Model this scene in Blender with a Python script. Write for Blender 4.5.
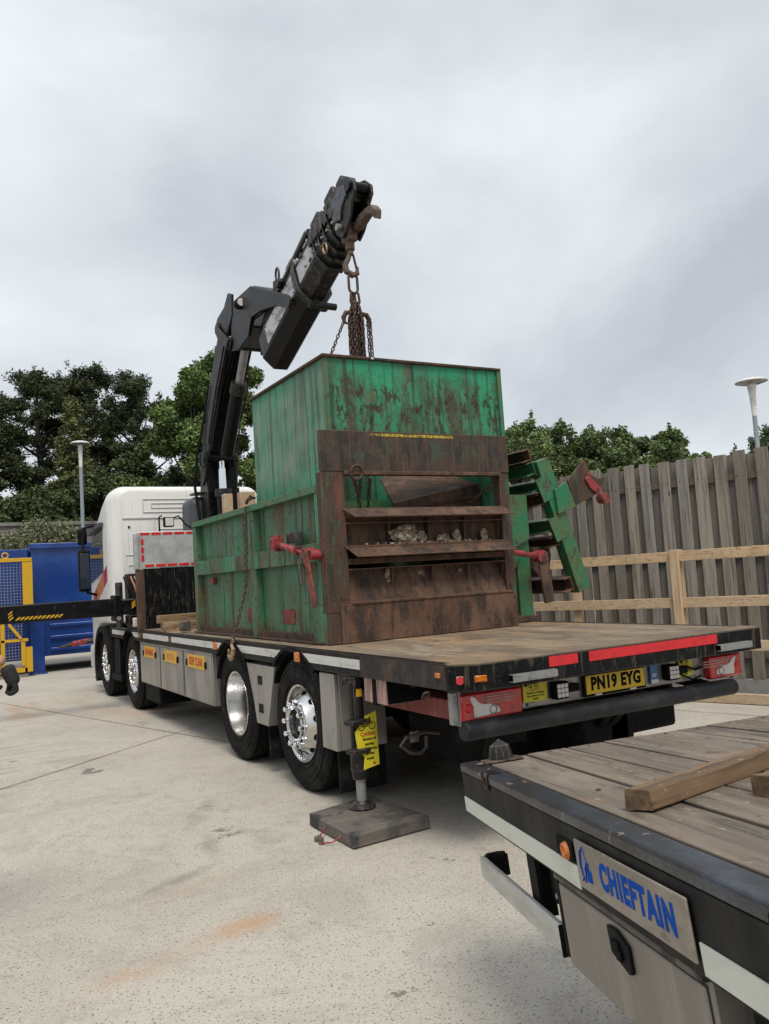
import bpy, bmesh, math, random
import numpy as np
from mathutils import Vector, Matrix, noise as mnoise
R = math.radians
random.seed(7)
S = bpy.context.scene
for o in list(bpy.data.objects): bpy.data.objects.remove(o)
C = S.collection

# ------------------------------------------------------------------ camera
cam = bpy.data.objects.new('camera', bpy.data.cameras.new('camera')); C.objects.link(cam)
CP = Vector((-2.52584, -3.71245, 1.62464))
yaw, pitch, roll = -0.518477, 0.0784457, -0.0631802
cy, sy, cp, sp, cr, sr = math.cos(yaw), math.sin(yaw), math.cos(pitch), math.sin(pitch), math.cos(roll), math.sin(roll)
F = Vector((-sy*cp, cy*cp, sp)); r0 = Vector((cy, sy, 0)); u0 = r0.cross(F)
CR = cr*r0 + sr*u0; CU = -sr*r0 + cr*u0
M = Matrix((CR, CU, -F)).transposed().to_4x4(); M.translation = CP
cam.matrix_world = M
cam.data.sensor_fit = 'HORIZONTAL'; cam.data.sensor_width = 36; cam.data.lens = 36*817.9/769
cam.data.clip_start = 0.05; cam.data.clip_end = 2000
S.camera = cam
S.render.resolution_x = 769; S.render.resolution_y = 1024

# ------------------------------------------------------------------ world: overcast
SUN_EL, SUN_AZ = 58, 200     # azimuth measured clockwise from +Y
W = bpy.data.worlds.new('World'); S.world = W; W.use_nodes = True
nt = W.node_tree; nt.nodes.clear()
def nn(t, **k):
    n = nt.nodes.new(t)
    for a, b in k.items(): setattr(n, a, b)
    return n
L = nt.links.new
out = nn('ShaderNodeOutputWorld'); bg1 = nn('ShaderNodeBackground'); bg2 = nn('ShaderNodeBackground'); mx = nn('ShaderNodeMixShader')
sky = nn('ShaderNodeTexSky', sky_type='NISHITA', sun_disc=False)
sky.sun_elevation = R(SUN_EL); sky.sun_rotation = R(SUN_AZ)
L(sky.outputs[0], bg1.inputs[0]); bg1.inputs[1].default_value = 0.10
tc = nn('ShaderNodeTexCoord'); mp = nn('ShaderNodeMapping'); L(tc.outputs['Generated'], mp.inputs[0])
mp.inputs['Scale'].default_value = (1.0, 1.0, 1.7); mp.inputs['Location'].default_value = (1.2, 4.7, 2.4)
n1 = nn('ShaderNodeTexNoise'); n1.inputs['Scale'].default_value = 1.9; n1.inputs['Detail'].default_value = 7; n1.inputs['Roughness'].default_value = .5; n1.inputs['Distortion'].default_value = .25
L(mp.outputs[0], n1.inputs['Vector'])
rp = nn('ShaderNodeValToRGB'); L(n1.outputs[0], rp.inputs[0])
e = rp.color_ramp.elements
e[0].position = .34; e[0].color = (.44, .47, .515, 1); e[1].position = .66; e[1].color = (.735, .772, .805, 1)
k = e.new(.5); k.color = (.575, .612, .65, 1)
sx = nn('ShaderNodeSeparateXYZ'); L(tc.outputs['Generated'], sx.inputs[0])
mr = nn('ShaderNodeMapRange'); mr.interpolation_type = 'SMOOTHSTEP'
mr.inputs[1].default_value = .55; mr.inputs[2].default_value = 1.0; mr.inputs[3].default_value = 1.0; mr.inputs[4].default_value = 1.6
L(sx.outputs[2], mr.inputs[0])
L(rp.outputs[0], bg2.inputs[0]); L(mr.outputs[0], bg2.inputs[1])
mx.inputs[0].default_value = .96
L(bg1.outputs[0], mx.inputs[1]); L(bg2.outputs[0], mx.inputs[2]); L(mx.outputs[0], out.inputs[0])

sl = bpy.data.lights.new('sun', 'SUN'); sl.energy = 2.2; sl.angle = R(22); sl.color = (1, .93, .82)
so = bpy.data.objects.new('sun', sl); C.objects.link(so)
az = R(SUN_AZ); sd = Vector((math.sin(az)*math.cos(R(SUN_EL)), math.cos(az)*math.cos(R(SUN_EL)), math.sin(R(SUN_EL))))
so.rotation_euler = sd.to_track_quat('Z', 'Y').to_euler(); so.location = (0, 0, 30)
S.view_settings.view_transform = 'Standard'; S.view_settings.look = 'None'; S.view_settings.exposure = 0.28; S.view_settings.gamma = 1
S.view_settings.use_curve_mapping = False
S.render.engine = 'CYCLES'

# ------------------------------------------------------------------ materials
def layered(name, base, layers=(), rough=.6, metal=0, bump=0, bscale=40, coord='Object', spec=.5, rnd=0, attr=None, bdist=.01, bsc=None, trans=0, dent=0, edge=None):
    """layers: dicts c, s (scale or 3-tuple), lo, hi, [d detail, o offset, r rough, m metal, band=(axis,a,b), blob=(x,y,rx,ry), kind, amt]"""
    m = bpy.data.materials.new(name); m.use_nodes = True
    t = m.node_tree; b = t.nodes['Principled BSDF']; N = t.nodes.new; K = t.links.new
    co = N('ShaderNodeTexCoord').outputs[coord]
    def val(x):
        v = N('ShaderNodeValue'); v.outputs[0].default_value = x; return v.outputs[0]
    col = N('ShaderNodeRGB'); col.outputs[0].default_value = (*base, 1); col = col.outputs[0]
    ro = val(rough); me = val(metal)
    if attr:
        a = N('ShaderNodeAttribute'); a.attribute_name = attr
        q = N('ShaderNodeMix'); q.data_type = 'RGBA'; q.blend_type = 'MULTIPLY'; q.inputs[0].default_value = 1
        K(col, q.inputs[6]); K(a.outputs[0], q.inputs[7]); col = q.outputs[2]
    def math_(op, a, c, clamp=False):
        q = N('ShaderNodeMath'); q.operation = op; q.use_clamp = clamp
        for i, x in enumerate((a, c)):
            if isinstance(x, (int, float)): q.inputs[i].default_value = x
            else: K(x, q.inputs[i])
        return q.outputs[0]
    if rnd:
        oi = N('ShaderNodeObjectInfo')
        v = N('ShaderNodeMapRange'); K(oi.outputs['Random'], v.inputs[0]); v.inputs[3].default_value = 1-rnd; v.inputs[4].default_value = 1+rnd
        q = N('ShaderNodeMix'); q.data_type = 'RGBA'; q.blend_type = 'MULTIPLY'; q.inputs[0].default_value = 1
        K(col, q.inputs[6]); K(v.outputs[0], q.inputs[7]); col = q.outputs[2]
    for i, l in enumerate(layers):
        mp = N('ShaderNodeMapping'); K(co, mp.inputs[0])
        s = l.get('s', 5); mp.inputs['Scale'].default_value = s if isinstance(s, tuple) else (s, s, s)
        mp.inputs['Location'].default_value = (l.get('o', i*3.7),)*3
        kind = l.get('kind', 'noise')
        if kind == 'noise':
            n = N('ShaderNodeTexNoise'); n.inputs['Scale'].default_value = 1; n.inputs['Detail'].default_value = l.get('d', 6); n.inputs['Roughness'].default_value = l.get('nr', .6)
            n.inputs['Distortion'].default_value = l.get('dist', 0)
            K(mp.outputs[0], n.inputs['Vector']); f = n.outputs[0]
        elif kind == 'vor':
            n = N('ShaderNodeTexVoronoi'); n.inputs['Scale'].default_value = 1; K(mp.outputs[0], n.inputs['Vector']); f = math_('SUBTRACT', 1, n.outputs['Distance'])
        elif kind == 'one': f = val(1)
        rr = N('ShaderNodeMapRange'); rr.interpolation_type = 'SMOOTHSTEP'; K(f, rr.inputs[0])
        rr.inputs[1].default_value = l.get('lo', .4); rr.inputs[2].default_value = l.get('hi', .6); rr.inputs[4].default_value = l.get('amt', 1)
        mask = rr.outputs[0]
        bands = l.get('band'); 
        if bands:
            for bd in (bands if isinstance(bands, list) else [bands]):
                sp_ = N('ShaderNodeSeparateXYZ'); K(co, sp_.inputs[0])
                br = N('ShaderNodeMapRange'); br.interpolation_type = 'SMOOTHSTEP'
                br.inputs[1].default_value = min(bd[1], bd[2]); br.inputs[2].default_value = max(bd[1], bd[2])
                if bd[1] > bd[2]: br.inputs[3].default_value = 1; br.inputs[4].default_value = 0
                K(sp_.outputs[bd[0]], br.inputs[0]); mask = math_('MULTIPLY', mask, br.outputs[0])
        if 'blob' in l:
            x, y, rx, ry, an = l['blob']
            mq = N('ShaderNodeMapping'); mq.vector_type = 'TEXTURE'
            mq.inputs['Location'].default_value = (x, y, 0); mq.inputs['Rotation'].default_value = (0, 0, R(an)); mq.inputs['Scale'].default_value = (rx, ry, 1000)
            K(co, mq.inputs[0]); ln = N('ShaderNodeVectorMath'); ln.operation = 'LENGTH'; K(mq.outputs[0], ln.inputs[0])
            br = N('ShaderNodeMapRange'); br.interpolation_type = 'SMOOTHSTEP'; br.inputs[1].default_value = l.get('b0', .2); br.inputs[2].default_value = 1; br.inputs[3].default_value = 1; br.inputs[4].default_value = 0
            K(ln.outputs['Value'], br.inputs[0]); mask = math_('MULTIPLY', mask, br.outputs[0])
        q = N('ShaderNodeMix'); q.data_type = 'RGBA'; q.blend_type = l.get('blend', 'MIX'); K(mask, q.inputs[0]); K(col, q.inputs[6]); q.inputs[7].default_value = (*l['c'], 1); col = q.outputs[2]
        for key in 'rm':
            if key in l:
                src = ro if key == 'r' else me
                q = N('ShaderNodeMix'); K(mask, q.inputs[0]); K(src, q.inputs[2]); q.inputs[3].default_value = l[key]
                if key == 'r': ro = q.outputs[0]
                else: me = q.outputs[0]
    if edge:
        bv = N('ShaderNodeBevel'); bv.samples = 3; bv.inputs['Radius'].default_value = edge[1]
        ge = N('ShaderNodeNewGeometry'); dt = N('ShaderNodeVectorMath'); dt.operation = 'DOT_PRODUCT'; K(bv.outputs[0], dt.inputs[0]); K(ge.outputs['Normal'], dt.inputs[1])
        en = N('ShaderNodeTexNoise'); en.inputs['Scale'].default_value = 22; en.inputs['Detail'].default_value = 4; K(co, en.inputs['Vector'])
        q = math_('SUBTRACT', 1.0, dt.outputs['Value']); q = math_('MULTIPLY', q, 9.0); q = math_('ADD', q, en.outputs[0]); 
        er = N('ShaderNodeMapRange'); er.interpolation_type = 'SMOOTHSTEP'; K(q, er.inputs[0]); er.inputs[1].default_value = .78; er.inputs[2].default_value = 1.0; er.inputs[4].default_value = edge[2]
        m2 = N('ShaderNodeMix'); m2.data_type = 'RGBA'; K(er.outputs[0], m2.inputs[0]); K(col, m2.inputs[6]); m2.inputs[7].default_value = (*edge[0], 1); col = m2.outputs[2]
    K(col, b.inputs['Base Color']); K(ro, b.inputs['Roughness']); K(me, b.inputs['Metallic'])
    b.inputs['Specular IOR Level'].default_value = spec
    if bump:
        n = N('ShaderNodeTexNoise'); n.inputs['Detail'].default_value = 5
        if bsc:
            mp = N('ShaderNodeMapping'); K(co, mp.inputs[0]); mp.inputs['Scale'].default_value = bsc; K(mp.outputs[0], n.inputs['Vector']); n.inputs['Scale'].default_value = 1
        else:
            K(co, n.inputs['Vector']); n.inputs['Scale'].default_value = bscale
        bn = N('ShaderNodeBump'); bn.inputs['Strength'].default_value = bump; bn.inputs['Distance'].default_value = bdist
        K(n.outputs[0], bn.inputs['Height'])
        if dent:
            n2 = N('ShaderNodeTexNoise'); n2.inputs['Detail'].default_value = 1.5; n2.inputs['Scale'].default_value = 2.6; K(co, n2.inputs['Vector'])
            b2_ = N('ShaderNodeBump'); b2_.inputs['Strength'].default_value = 1; b2_.inputs['Distance'].default_value = dent; K(n2.outputs[0], b2_.inputs['Height']); K(b2_.outputs[0], bn.inputs['Normal'])
        K(bn.outputs[0], b.inputs['Normal'])
    return m

RUST = (.07, .03, .014); DRUST = (.032, .022, .018); ORUST = (.16, .06, .022)
EDG = ((.075, .032, .016), .012, .9); EDB = ((.11, .095, .08), .008, .75)
M_ = {}
M_['green_side'] = layered('green_side', (.012, .215, .10), [
    dict(c=(.05, .115, .06), s=(2.2, 2.2, 1.0), lo=.34, hi=.56, amt=.85, nr=.65),
    dict(c=(.115, .135, .085), s=(14, 14, .8), lo=.44, hi=.66, amt=.7),
    dict(c=(.16, .2, .14), s=(60, 60, 40), lo=.58, hi=.66, amt=.4),
    dict(c=(.03, .028, .018), s=(11, 11, .7), lo=.50, hi=.64, r=.85, amt=.85),
    dict(c=(.10, .052, .024), s=(3.5, 3.5, 1.6), lo=.52, hi=.68, r=.9, amt=.7),
    dict(c=(.06, .03, .015), s=16, lo=.59, hi=.66, r=.9),
    dict(c=(.085, .042, .022), s=(5, 5, 3), lo=.40, hi=.6, band=(2, .28, 0), r=.9),
], rough=.5, bump=.35, bscale=25, dent=.05, edge=EDG)
M_['green_hopper_rear'] = layered('green_hopper_rear', (.01, .24, .115), [
    dict(c=(.03, .12, .06), s=(3, 3, 2), lo=.42, hi=.6, amt=.8),
    dict(c=(.05, .027, .016), s=(3.2, 3, 1.1), lo=.44, hi=.58, band=[(2, 1.5, 1.72), (2, 2.25, 2.02)], r=.85, nr=.7, amt=.85),
    dict(c=(.03, .02, .015), s=(14, 14, 8), lo=.49, hi=.60, band=[(2, 1.45, 1.7), (2, 2.3, 2.05)], r=.85, nr=.75),
    dict(c=(.11, .12, .05), s=(50, 50, 40), lo=.54, hi=.64, band=[(2, 1.45, 1.7), (2, 2.3, 2.05)], r=.9, amt=.7),
    dict(c=(.02, .016, .012), s=(20, 20, .7), lo=.50, hi=.64, amt=.8),
    dict(c=(.09, .04, .02), s=(6, 6, .9), lo=.58, hi=.7, amt=.7),
    dict(c=(.01, .25, .115), s=(7, 7, 1.6), lo=.60, hi=.67, amt=.8),
    dict(c=(.09, .085, .04), kind='one', lo=0, hi=.5, blob=(-.42, 0, .055, 9, 0), b0=.8, band=[(2, 1.93, 1.96), (2, 2.06, 2.03)], amt=.6),
], rough=.5, bump=.4, bscale=30, dent=.05, edge=EDG)
M_['green_hopper_side'] = layered('green_hopper_side', (.012, .235, .11), [
    dict(c=(.05, .14, .075), s=(3, 3, 1), lo=.38, hi=.62, amt=.8),
    dict(c=(.17, .20, .155), s=(34, 34, 2.6), lo=.36, hi=.62, amt=.85, band=[(2, 1.3, 1.55), (2, 2.3, 2.05)]),
    dict(c=(.2, .23, .18), s=(70, 70, 30), lo=.56, hi=.66, amt=.5),
    dict(c=(.025, .04, .025), s=(16, 16, .6), lo=.48, hi=.64, amt=.8), dict(c=(.33, .35, .3), s=(90, 90, 60), lo=.62, hi=.67, amt=.6),
], rough=.5, bump=.3, bscale=25, dent=.05, edge=EDG)
M_['green_frame'] = layered('green_frame', (.014, .15, .065), [
    dict(c=(.07, .12, .045), s=(3, 3, 3), lo=.40, hi=.58, amt=.8),
    dict(c=(.06,.04,.025), s=(11, 7, 9), lo=.54, hi=.66, r=.9, amt=.8),
    dict(c=(.03, .03, .02), s=(20, 20, 12), lo=.56, hi=.68, amt=.7),
], rough=.5, bump=.3, edge=EDG)
M_['rust'] = layered('rust', (.068, .033, .019), [
    dict(c=(.125, .068, .042), s=(3, 3, 1.6), lo=.42, hi=.64, nr=.65),
    dict(c=(.026, .017, .013), s=(8, 8, 2.4), lo=.46, hi=.60, amt=.9, nr=.7),
    dict(c=(.14, .055, .02), s=(22, 22, 14), lo=.56, hi=.66, amt=.65),
    dict(c=(.018, .013, .01), s=(26, 26, 1.4), lo=.56, hi=.68, amt=.8),
    dict(c=(.02, .085, .05), s=(7, 7, 4), lo=.64, hi=.7, amt=.5, r=.5),
    dict(c=(.20, .18, .15), s=(70, 70, 60), lo=.65, hi=.71, amt=.75),
], rough=.8, bump=.5, bscale=40, dent=.03, edge=((.16, .085, .05), .01, .7))
M_['rust_stained'] = M_['rust']
M_['rust_top'] = layered('rust_top', (.085, .055, .035), [dict(c=(.045, .03, .02), s=6, lo=.42, hi=.62), dict(c=(.14, .10, .07), s=(30, 5, 5), lo=.56, hi=.7, amt=.6)], rough=.8, bump=.3)
M_['rust_band'] = layered('rust_band', (.05, .03, .02), [
    dict(c=(.03, .065, .042), s=(9, 9, 5), lo=.44, hi=.6, band=[(2, 1.43, 1.52), (2, 1.65, 1.58)], amt=.9),
    dict(c=(.02, .016, .013), s=(14, 14, 5), lo=.46, hi=.6),
    dict(c=(.12, .055, .03), s=(20, 20, 1.5), lo=.55, hi=.68, amt=.7, band=(2, 1.5, 1.38)),
    dict(c=(.11, .06, .03), s=(40, 40, 1.5), lo=.55, hi=.68, amt=.6),
    dict(c=(.42, .30, .02), s=(60, 60, 45), lo=.40, hi=.52, band=[(0, -.52, -.30), (0, .37, .34), (2, 1.656, 1.659), (2, 1.681, 1.678)]),
], rough=.75, bump=.5, bscale=40, dent=.03, edge=((.13, .07, .04), .01, .7))
M_['rust_green'] = layered('rust_green', (.055, .03, .018), [
    dict(c=(.02, .10, .055), s=(16, 16, 3.5), lo=.55, hi=.66, r=.6, amt=.8),
    dict(c=(.12, .04, .024), s=(9, 9, 2), lo=.52, hi=.66),
    dict(c=(.02, .016, .013), s=(16, 16, 2), lo=.52, hi=.66),
    dict(c=(.18, .15, .12), s=(60, 60, 40), lo=.65, hi=.71, amt=.7),
], rough=.75, bump=.5, bscale=40, dent=.03, edge=((.14, .07, .04), .01, .7))
M_['rust_edge'] = layered('rust_edge', (.07, .036, .022), [dict(c=(.03, .02, .014), s=12, lo=.42, hi=.6), dict(c=(.14, .07, .035), s=24, lo=.58, hi=.68)], rough=.85, bump=.4)
M_['red_paint'] = layered('red_paint', (.26, .025, .028), [dict(c=(.4, .10, .11), s=30, lo=.5, hi=.66, amt=.6), dict(c=(.06, .025, .02), s=14, lo=.5, hi=.6, r=.9)], rough=.45, bump=.3)
M_['red_faded'] = layered('red_faded', (.2, .04, .03), [dict(c=RUST, s=14, lo=.45, hi=.62, r=.9)], rough=.7, bump=.3)
M_['black_paint'] = layered('black_paint', (.004, .0045, .0055), [dict(c=(.035, .033, .03), s=8, lo=.5, hi=.75, amt=.5, r=.7), dict(c=(.085, .068, .05), s=(40, 40, 5), lo=.54, hi=.68, amt=.7, r=.8), dict(c=(.10, .08, .06), s=(70, 9, 50), lo=.64, hi=.7, amt=.6, r=.8)], rough=.4, bump=.12, spec=.15, edge=EDB)
M_['crane_black'] = layered('crane_black', (.003, .0033, .004), [dict(c=(.018, .018, .018), s=(7, 7, 7), lo=.48, hi=.75, amt=.6, r=.6), dict(c=(.07, .055, .045), s=26, lo=.62, hi=.68, amt=.7, r=.8)], rough=.36, bump=.15, spec=.2, edge=((.09, .08, .075), .010, .8))
M_['crane_worn'] = layered('crane_worn', (.010, .0095, .009), [dict(c=(.1, .08, .065), s=(14, 14, 14), lo=.52, hi=.64, amt=.8, r=.7), dict(c=(.008, .008, .008), s=20, lo=.5, hi=.6)], rough=.5, metal=.2, bump=.3, edge=((.14, .12, .105), .008, .85))
M_['crane_tan'] = layered('crane_tan', (.115, .075, .055), [dict(c=(.06, .04, .03), s=18, lo=.48, hi=.64, amt=.9)], rough=.6, metal=.2, bump=.3)
M_['crane_pale'] = layered('crane_pale', (.40, .41, .43), [dict(c=(.1, .1, .1), s=(5, 3, 9), lo=.48, hi=.62, amt=.8), dict(c=(.02, .02, .02), s=30, lo=.62, hi=.68)], rough=.35, bump=.1)
M_['chrome'] = layered('chrome', (.82, .83, .85), [dict(c=(.5, .48, .45), s=20, lo=.55, hi=.75, amt=.4, r=.3)], rough=.10, metal=1)
M_['alloy'] = layered('alloy', (.66, .655, .65), [dict(c=(.45, .43, .40), s=14, lo=.46, hi=.7, amt=.6, r=.4)], rough=.24, metal=1, bump=.04, bscale=60)
M_['steel_grey'] = layered('steel_grey', (.30, .30, .30), [dict(c=(.15, .14, .13), s=12, lo=.5, hi=.7)], rough=.45, metal=.6, bump=.1)
M_['stainless'] = layered('stainless', (.36, .34, .315), [dict(c=(.26, .245, .225), s=(3, 3, 1.2), lo=.42, hi=.65, r=.5), dict(c=(.28, .26, .24), s=(40, 40, 1.5), lo=.5, hi=.7, amt=.4), dict(c=(.12, .1, .085), s=(9, 9, 5), lo=.62, hi=.74, amt=.6)], rough=.38, metal=.55, bump=.05)
M_['sheet_metal'] = layered('sheet_metal', (.50, .51, .50), [dict(c=(.36, .37, .36), s=(4, 4, 3), lo=.4, hi=.7), dict(c=(.25, .24, .22), s=22, lo=.6, hi=.7, amt=.5)], rough=.45, metal=.5, bump=.5, bscale=5, bdist=.03)
M_['tape_clean'] = layered('tape_clean', (.60, .62, .55), [dict(c=(.48, .49, .43), s=(3, 3, 9), lo=.45, hi=.66)], rough=.4)
M_['tape_white'] = layered('tape_white', (.54, .55, .52), [dict(c=(.38, .37, .34), s=(9, 3, 20), lo=.5, hi=.7), dict(c=(.08, .07, .06), s=30, lo=.62, hi=.7)], rough=.35, bump=.05)
M_['tape_red'] = layered('tape_red', (.56, .012, .02), [dict(c=(.3, .01, .012), s=(10, 10, 20), lo=.5, hi=.7, amt=.6), dict(c=(.07, .05, .05), s=34, lo=.66, hi=.7)], rough=.3)
M_['rubber'] = layered('rubber', (.008, .008, .008), [dict(c=(.05, .047, .042), s=6, lo=.45, hi=.75, amt=.5), dict(c=(.07, .065, .055), s=28, lo=.58, hi=.7, amt=.4)], spec=.15, rough=.8, bump=.2, bscale=60)
M_['plastic_black'] = layered('plastic_black', (.004, .004, .0045), [dict(c=(.03, .028, .026), s=7, lo=.45, hi=.75, amt=.5)], rough=.65, bump=.1, spec=.12)
M_['plastic_grey'] = layered('plastic_grey', (.045, .05, .06), [dict(c=(.07, .075, .085), s=7, lo=.45, hi=.75)], rough=.5)
M_['bar_dark'] = layered('bar_dark', (.009, .010, .013), [dict(c=(.03, .032, .036), s=7, lo=.45, hi=.75)], rough=.5, spec=.3)
M_['cab_white'] = layered('cab_white', (.66, .655, .64), [dict(c=(.52, .51, .48), s=(2, 2, .8), lo=.45, hi=.75, amt=.6), dict(c=(.33, .30, .25), s=(30, 30, 1.2), lo=.54, hi=.72, amt=.45), dict(c=(.28, .25, .2), s=3, lo=.4, hi=.7, amt=.5, band=(2, 1.9, 1.2))], rough=.3, edge=None)
M_['cab_line'] = layered('cab_line', (.54, .535, .52), rough=.4)
M_['glass_dark'] = layered('glass_dark', (.02, .03, .045), rough=.03, spec=1)
M_['red_lens'] = layered('red_lens', (.50, .008, .015), [dict(c=(.3, .006, .01), s=(40, 4, 4), lo=.45, hi=.6)], rough=.12, spec=.8)
M_['clear_lens'] = layered('clear_lens', (.60, .57, .54), [dict(c=(.5, .48, .45), s=20, lo=.45, hi=.7, amt=.6)], rough=.15, spec=.8)
M_['amber_lens'] = layered('amber_lens', (.55, .14, .01), [dict(c=(.3, .08, .01), s=60, lo=.5, hi=.6)], rough=.15, spec=.8)
M_['yellow_plate'] = layered('yellow_plate', (.64, .42, .01), [dict(c=(.4, .26, .02), s=8, lo=.5, hi=.75, amt=.5)], rough=.4)
M_['yellow_sign'] = layered('yellow_sign', (.60, .52, .015), [dict(c=(.38, .32, .03), s=12, lo=.45, hi=.7, amt=.7)], rough=.45)
M_['yellow_hazard'] = layered('yellow_hazard', (.62, .36, .012), [dict(c=(.3, .18, .02), s=30, lo=.5, hi=.7, amt=.6)], rough=.4)
M_['yellow_paint'] = layered('yellow_paint', (.52, .30, .01), [dict(c=(.4, .24, .02), s=5, lo=.5, hi=.7, amt=.5)], rough=.35)
M_['ink_black'] = layered('ink_black', (.008, .008, .008), rough=.8, spec=.1)
M_['ink_red'] = layered('ink_red', (.38, .04, .015), rough=.5)
M_['ink_blue'] = layered('ink_blue', (.002, .065, .36), [dict(c=(.01, .05, .18), s=30, lo=.55, hi=.7, amt=.5)], rough=.7, spec=.1)
M_['blue_sticker'] = layered('blue_sticker', (.03, .13, .32), rough=.4)
M_['white_ink'] = layered('white_ink', (.6, .6, .6), rough=.4)
M_['blue_paint'] = layered('blue_paint', (.004, .030, .165), [dict(c=(.008, .05, .22), s=(1.2, 1.2, 1.5), lo=.42, hi=.66, dist=.6)], rough=.22, bump=.25, bscale=1.6, bdist=.03)
M_['chain_rust'] = layered('chain_rust', (.09, .05, .036), [dict(c=(.04, .028, .022), s=40, lo=.45, hi=.6)], rough=.7, metal=.4, bump=.3)
M_['chain_dark'] = layered('chain_dark', (.07, .058, .05), [dict(c=(.1, .06, .035), s=30, lo=.5, hi=.65)], rough=.55, metal=.6)
M_['hook_gold'] = layered('hook_gold', (.34, .25, .15), [dict(c=(.09, .05, .03), s=25, lo=.5, hi=.65)], rough=.5, metal=.5)
M_['grey_pole'] = layered('grey_pole', (.24, .28, .30), [dict(c=(.34, .37, .38), s=(9, 9, 2), lo=.5, hi=.7)], rough=.45, metal=.2)
M_['lamp_white'] = layered('lamp_white', (.62, .62, .60), [dict(c=(.42, .42, .38), s=8, lo=.5, hi=.7)], rough=.4)
M_['lamp_glass'] = layered('lamp_glass', (.22, .20, .19), [dict(c=(.13, .11, .10), s=9, lo=.4, hi=.6)], rough=.2)
M_['mesh_wire'] = layered('mesh_wire', (.30, .32, .36), rough=.5, metal=.4)
M_['skin'] = layered('skin', (.42, .23, .155), [dict(c=(.36, .17, .11), s=14, lo=.45, hi=.7)], rough=.5)
M_['glove'] = layered('glove', (.006, .006, .007), [dict(c=(.016, .016, .016), s=50, lo=.45, hi=.7)], rough=.8, bump=.3, bscale=120, bdist=.003)
M_['cloth_navy'] = layered('cloth_navy', (.02, .025, .045), [dict(c=(.03, .035, .06), s=20, lo=.4, hi=.7)], rough=.9, bump=.3)
M_['hair'] = layered('hair', (.03, .02, .014), rough=.8)
M_['litter'] = layered('litter', (.26, .22, .16), [dict(c=(.10, .07, .045), s=26, lo=.42, hi=.56), dict(c=(.30, .19, .08), s=15, lo=.5, hi=.6, amt=.8), dict(c=(.55, .54, .52), s=20, lo=.56, hi=.62)], rough=.8, bump=.5, bscale=60)
M_['hose_tan'] = layered('hose_tan', (.22, .16, .1), rough=.5)
M_['copper'] = layered('copper', (.4, .16, .09), rough=.4)
M_['magenta'] = layered('magenta', (.34, .025, .06), rough=.3)
M_['orange'] = layered('orange', (.46, .17, .05), rough=.3)
M_['pink_old'] = layered('pink_old', (.42, .27, .24), [dict(c=(.25, .15, .12), s=(30, 30, 4), lo=.45, hi=.62)], rough=.7)
M_['red_tray'] = layered('red_tray', (.24, .06, .05), [dict(c=(.4, .2, .17), s=(40, 5, 5), lo=.5, hi=.7, amt=.6)], rough=.6)

def wood(name, base, dark, axis=1, amt=.8, attr='tint', rough=.8, spots=None):
    g = [3, 3, 3]; g = [45, 45, 45]; g[axis] = 1.6
    h = [14, 14, 14]; h[axis] = .8
    ly = [dict(c=dark, s=tuple(h), lo=.42, hi=.62, amt=amt), dict(c=tuple(x*.55 for x in dark), s=tuple(g), lo=.52, hi=.68, amt=.85),
          dict(c=tuple(min(1, x*1.35) for x in base), s=tuple(x*1.4 for x in g), lo=.58, hi=.7, amt=.6)]
    ly += spots or []
    b2 = list(g)
    return layered(name, base, ly, rough=rough, bump=.5, bsc=tuple(b2), attr=attr, bdist=.004)
M_['deck_wood'] = wood('deck_wood', (.21, .155, .10), (.13, .10, .075), 1, spots=[
    dict(c=(.27, .17, .08), s=(1.8, .9, 1), lo=.46, hi=.64, amt=.65), dict(c=(.085, .062, .042), s=(2.2, 1.3, 1), lo=.46, hi=.64, amt=.8, nr=.7), dict(c=(.33, .28, .22), s=(5, 2, 1), lo=.56, hi=.7, amt=.5), dict(c=(.05, .042, .035), s=(11, 7, 1), lo=.6, hi=.68, amt=.7), dict(c=(.10, .07, .045), s=2.5, kind='one', band=(1, -4.55, -4.95), amt=.55, lo=0, hi=.5)])
M_['trailer_wood'] = wood('trailer_wood', (.185, .145, .11), (.12, .095, .075), 1, spots=[
    dict(c=(.24, .20, .155), s=(4, 1.2, 1), lo=.48, hi=.66, amt=.6), dict(c=(.06, .05, .042), s=(5, 2, 1), lo=.6, hi=.72, amt=.6), dict(c=(.2, .105, .055), s=(2, 2.5, 1), lo=.64, hi=.72, amt=.5)])
M_['fence_wood'] = wood('fence_wood', (.235, .21, .18), (.145, .126, .105), 2, spots=[
    dict(c=(.06, .055, .045), s=(7, 7, 1.2), lo=.58, hi=.7, amt=.8), dict(c=(.10, .105, .05), s=(2, 2, .8), lo=.6, hi=.72, amt=.45), dict(c=(.035, .027, .02), s=(16, 16, 9), lo=.68, hi=.71), dict(c=(.045, .04, .035), s=(60, 60, 1.2), lo=.62, hi=.68, amt=.8)])
M_['fence_rail_wood'] = wood('fence_rail_wood', (.12, .10, .08), (.08, .068, .055), 1)
M_['pale_timber'] = wood('pale_timber', (.50, .365, .235), (.40, .27, .16), 1, amt=.6, spots=[dict(c=(.2, .1, .04), s=(9, 9, 9), lo=.68, hi=.72), dict(c=(.4, .32, .22), s=2, lo=.5, hi=.7, amt=.5)])
M_['pale_post'] = wood('pale_post', (.50, .365, .235), (.40, .27, .16), 2, amt=.6)
M_['old_timber'] = wood('old_timber', (.17, .105, .055), (.09, .055, .03), 0, spots=[dict(c=(.3, .23, .16), s=24, lo=.62, hi=.68, amt=.8), dict(c=(.07, .045, .03), s=9, lo=.56, hi=.66, amt=.8)])
M_['block_timber'] = wood('block_timber', (.24, .16, .09), (.14, .09, .055), 0)
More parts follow.
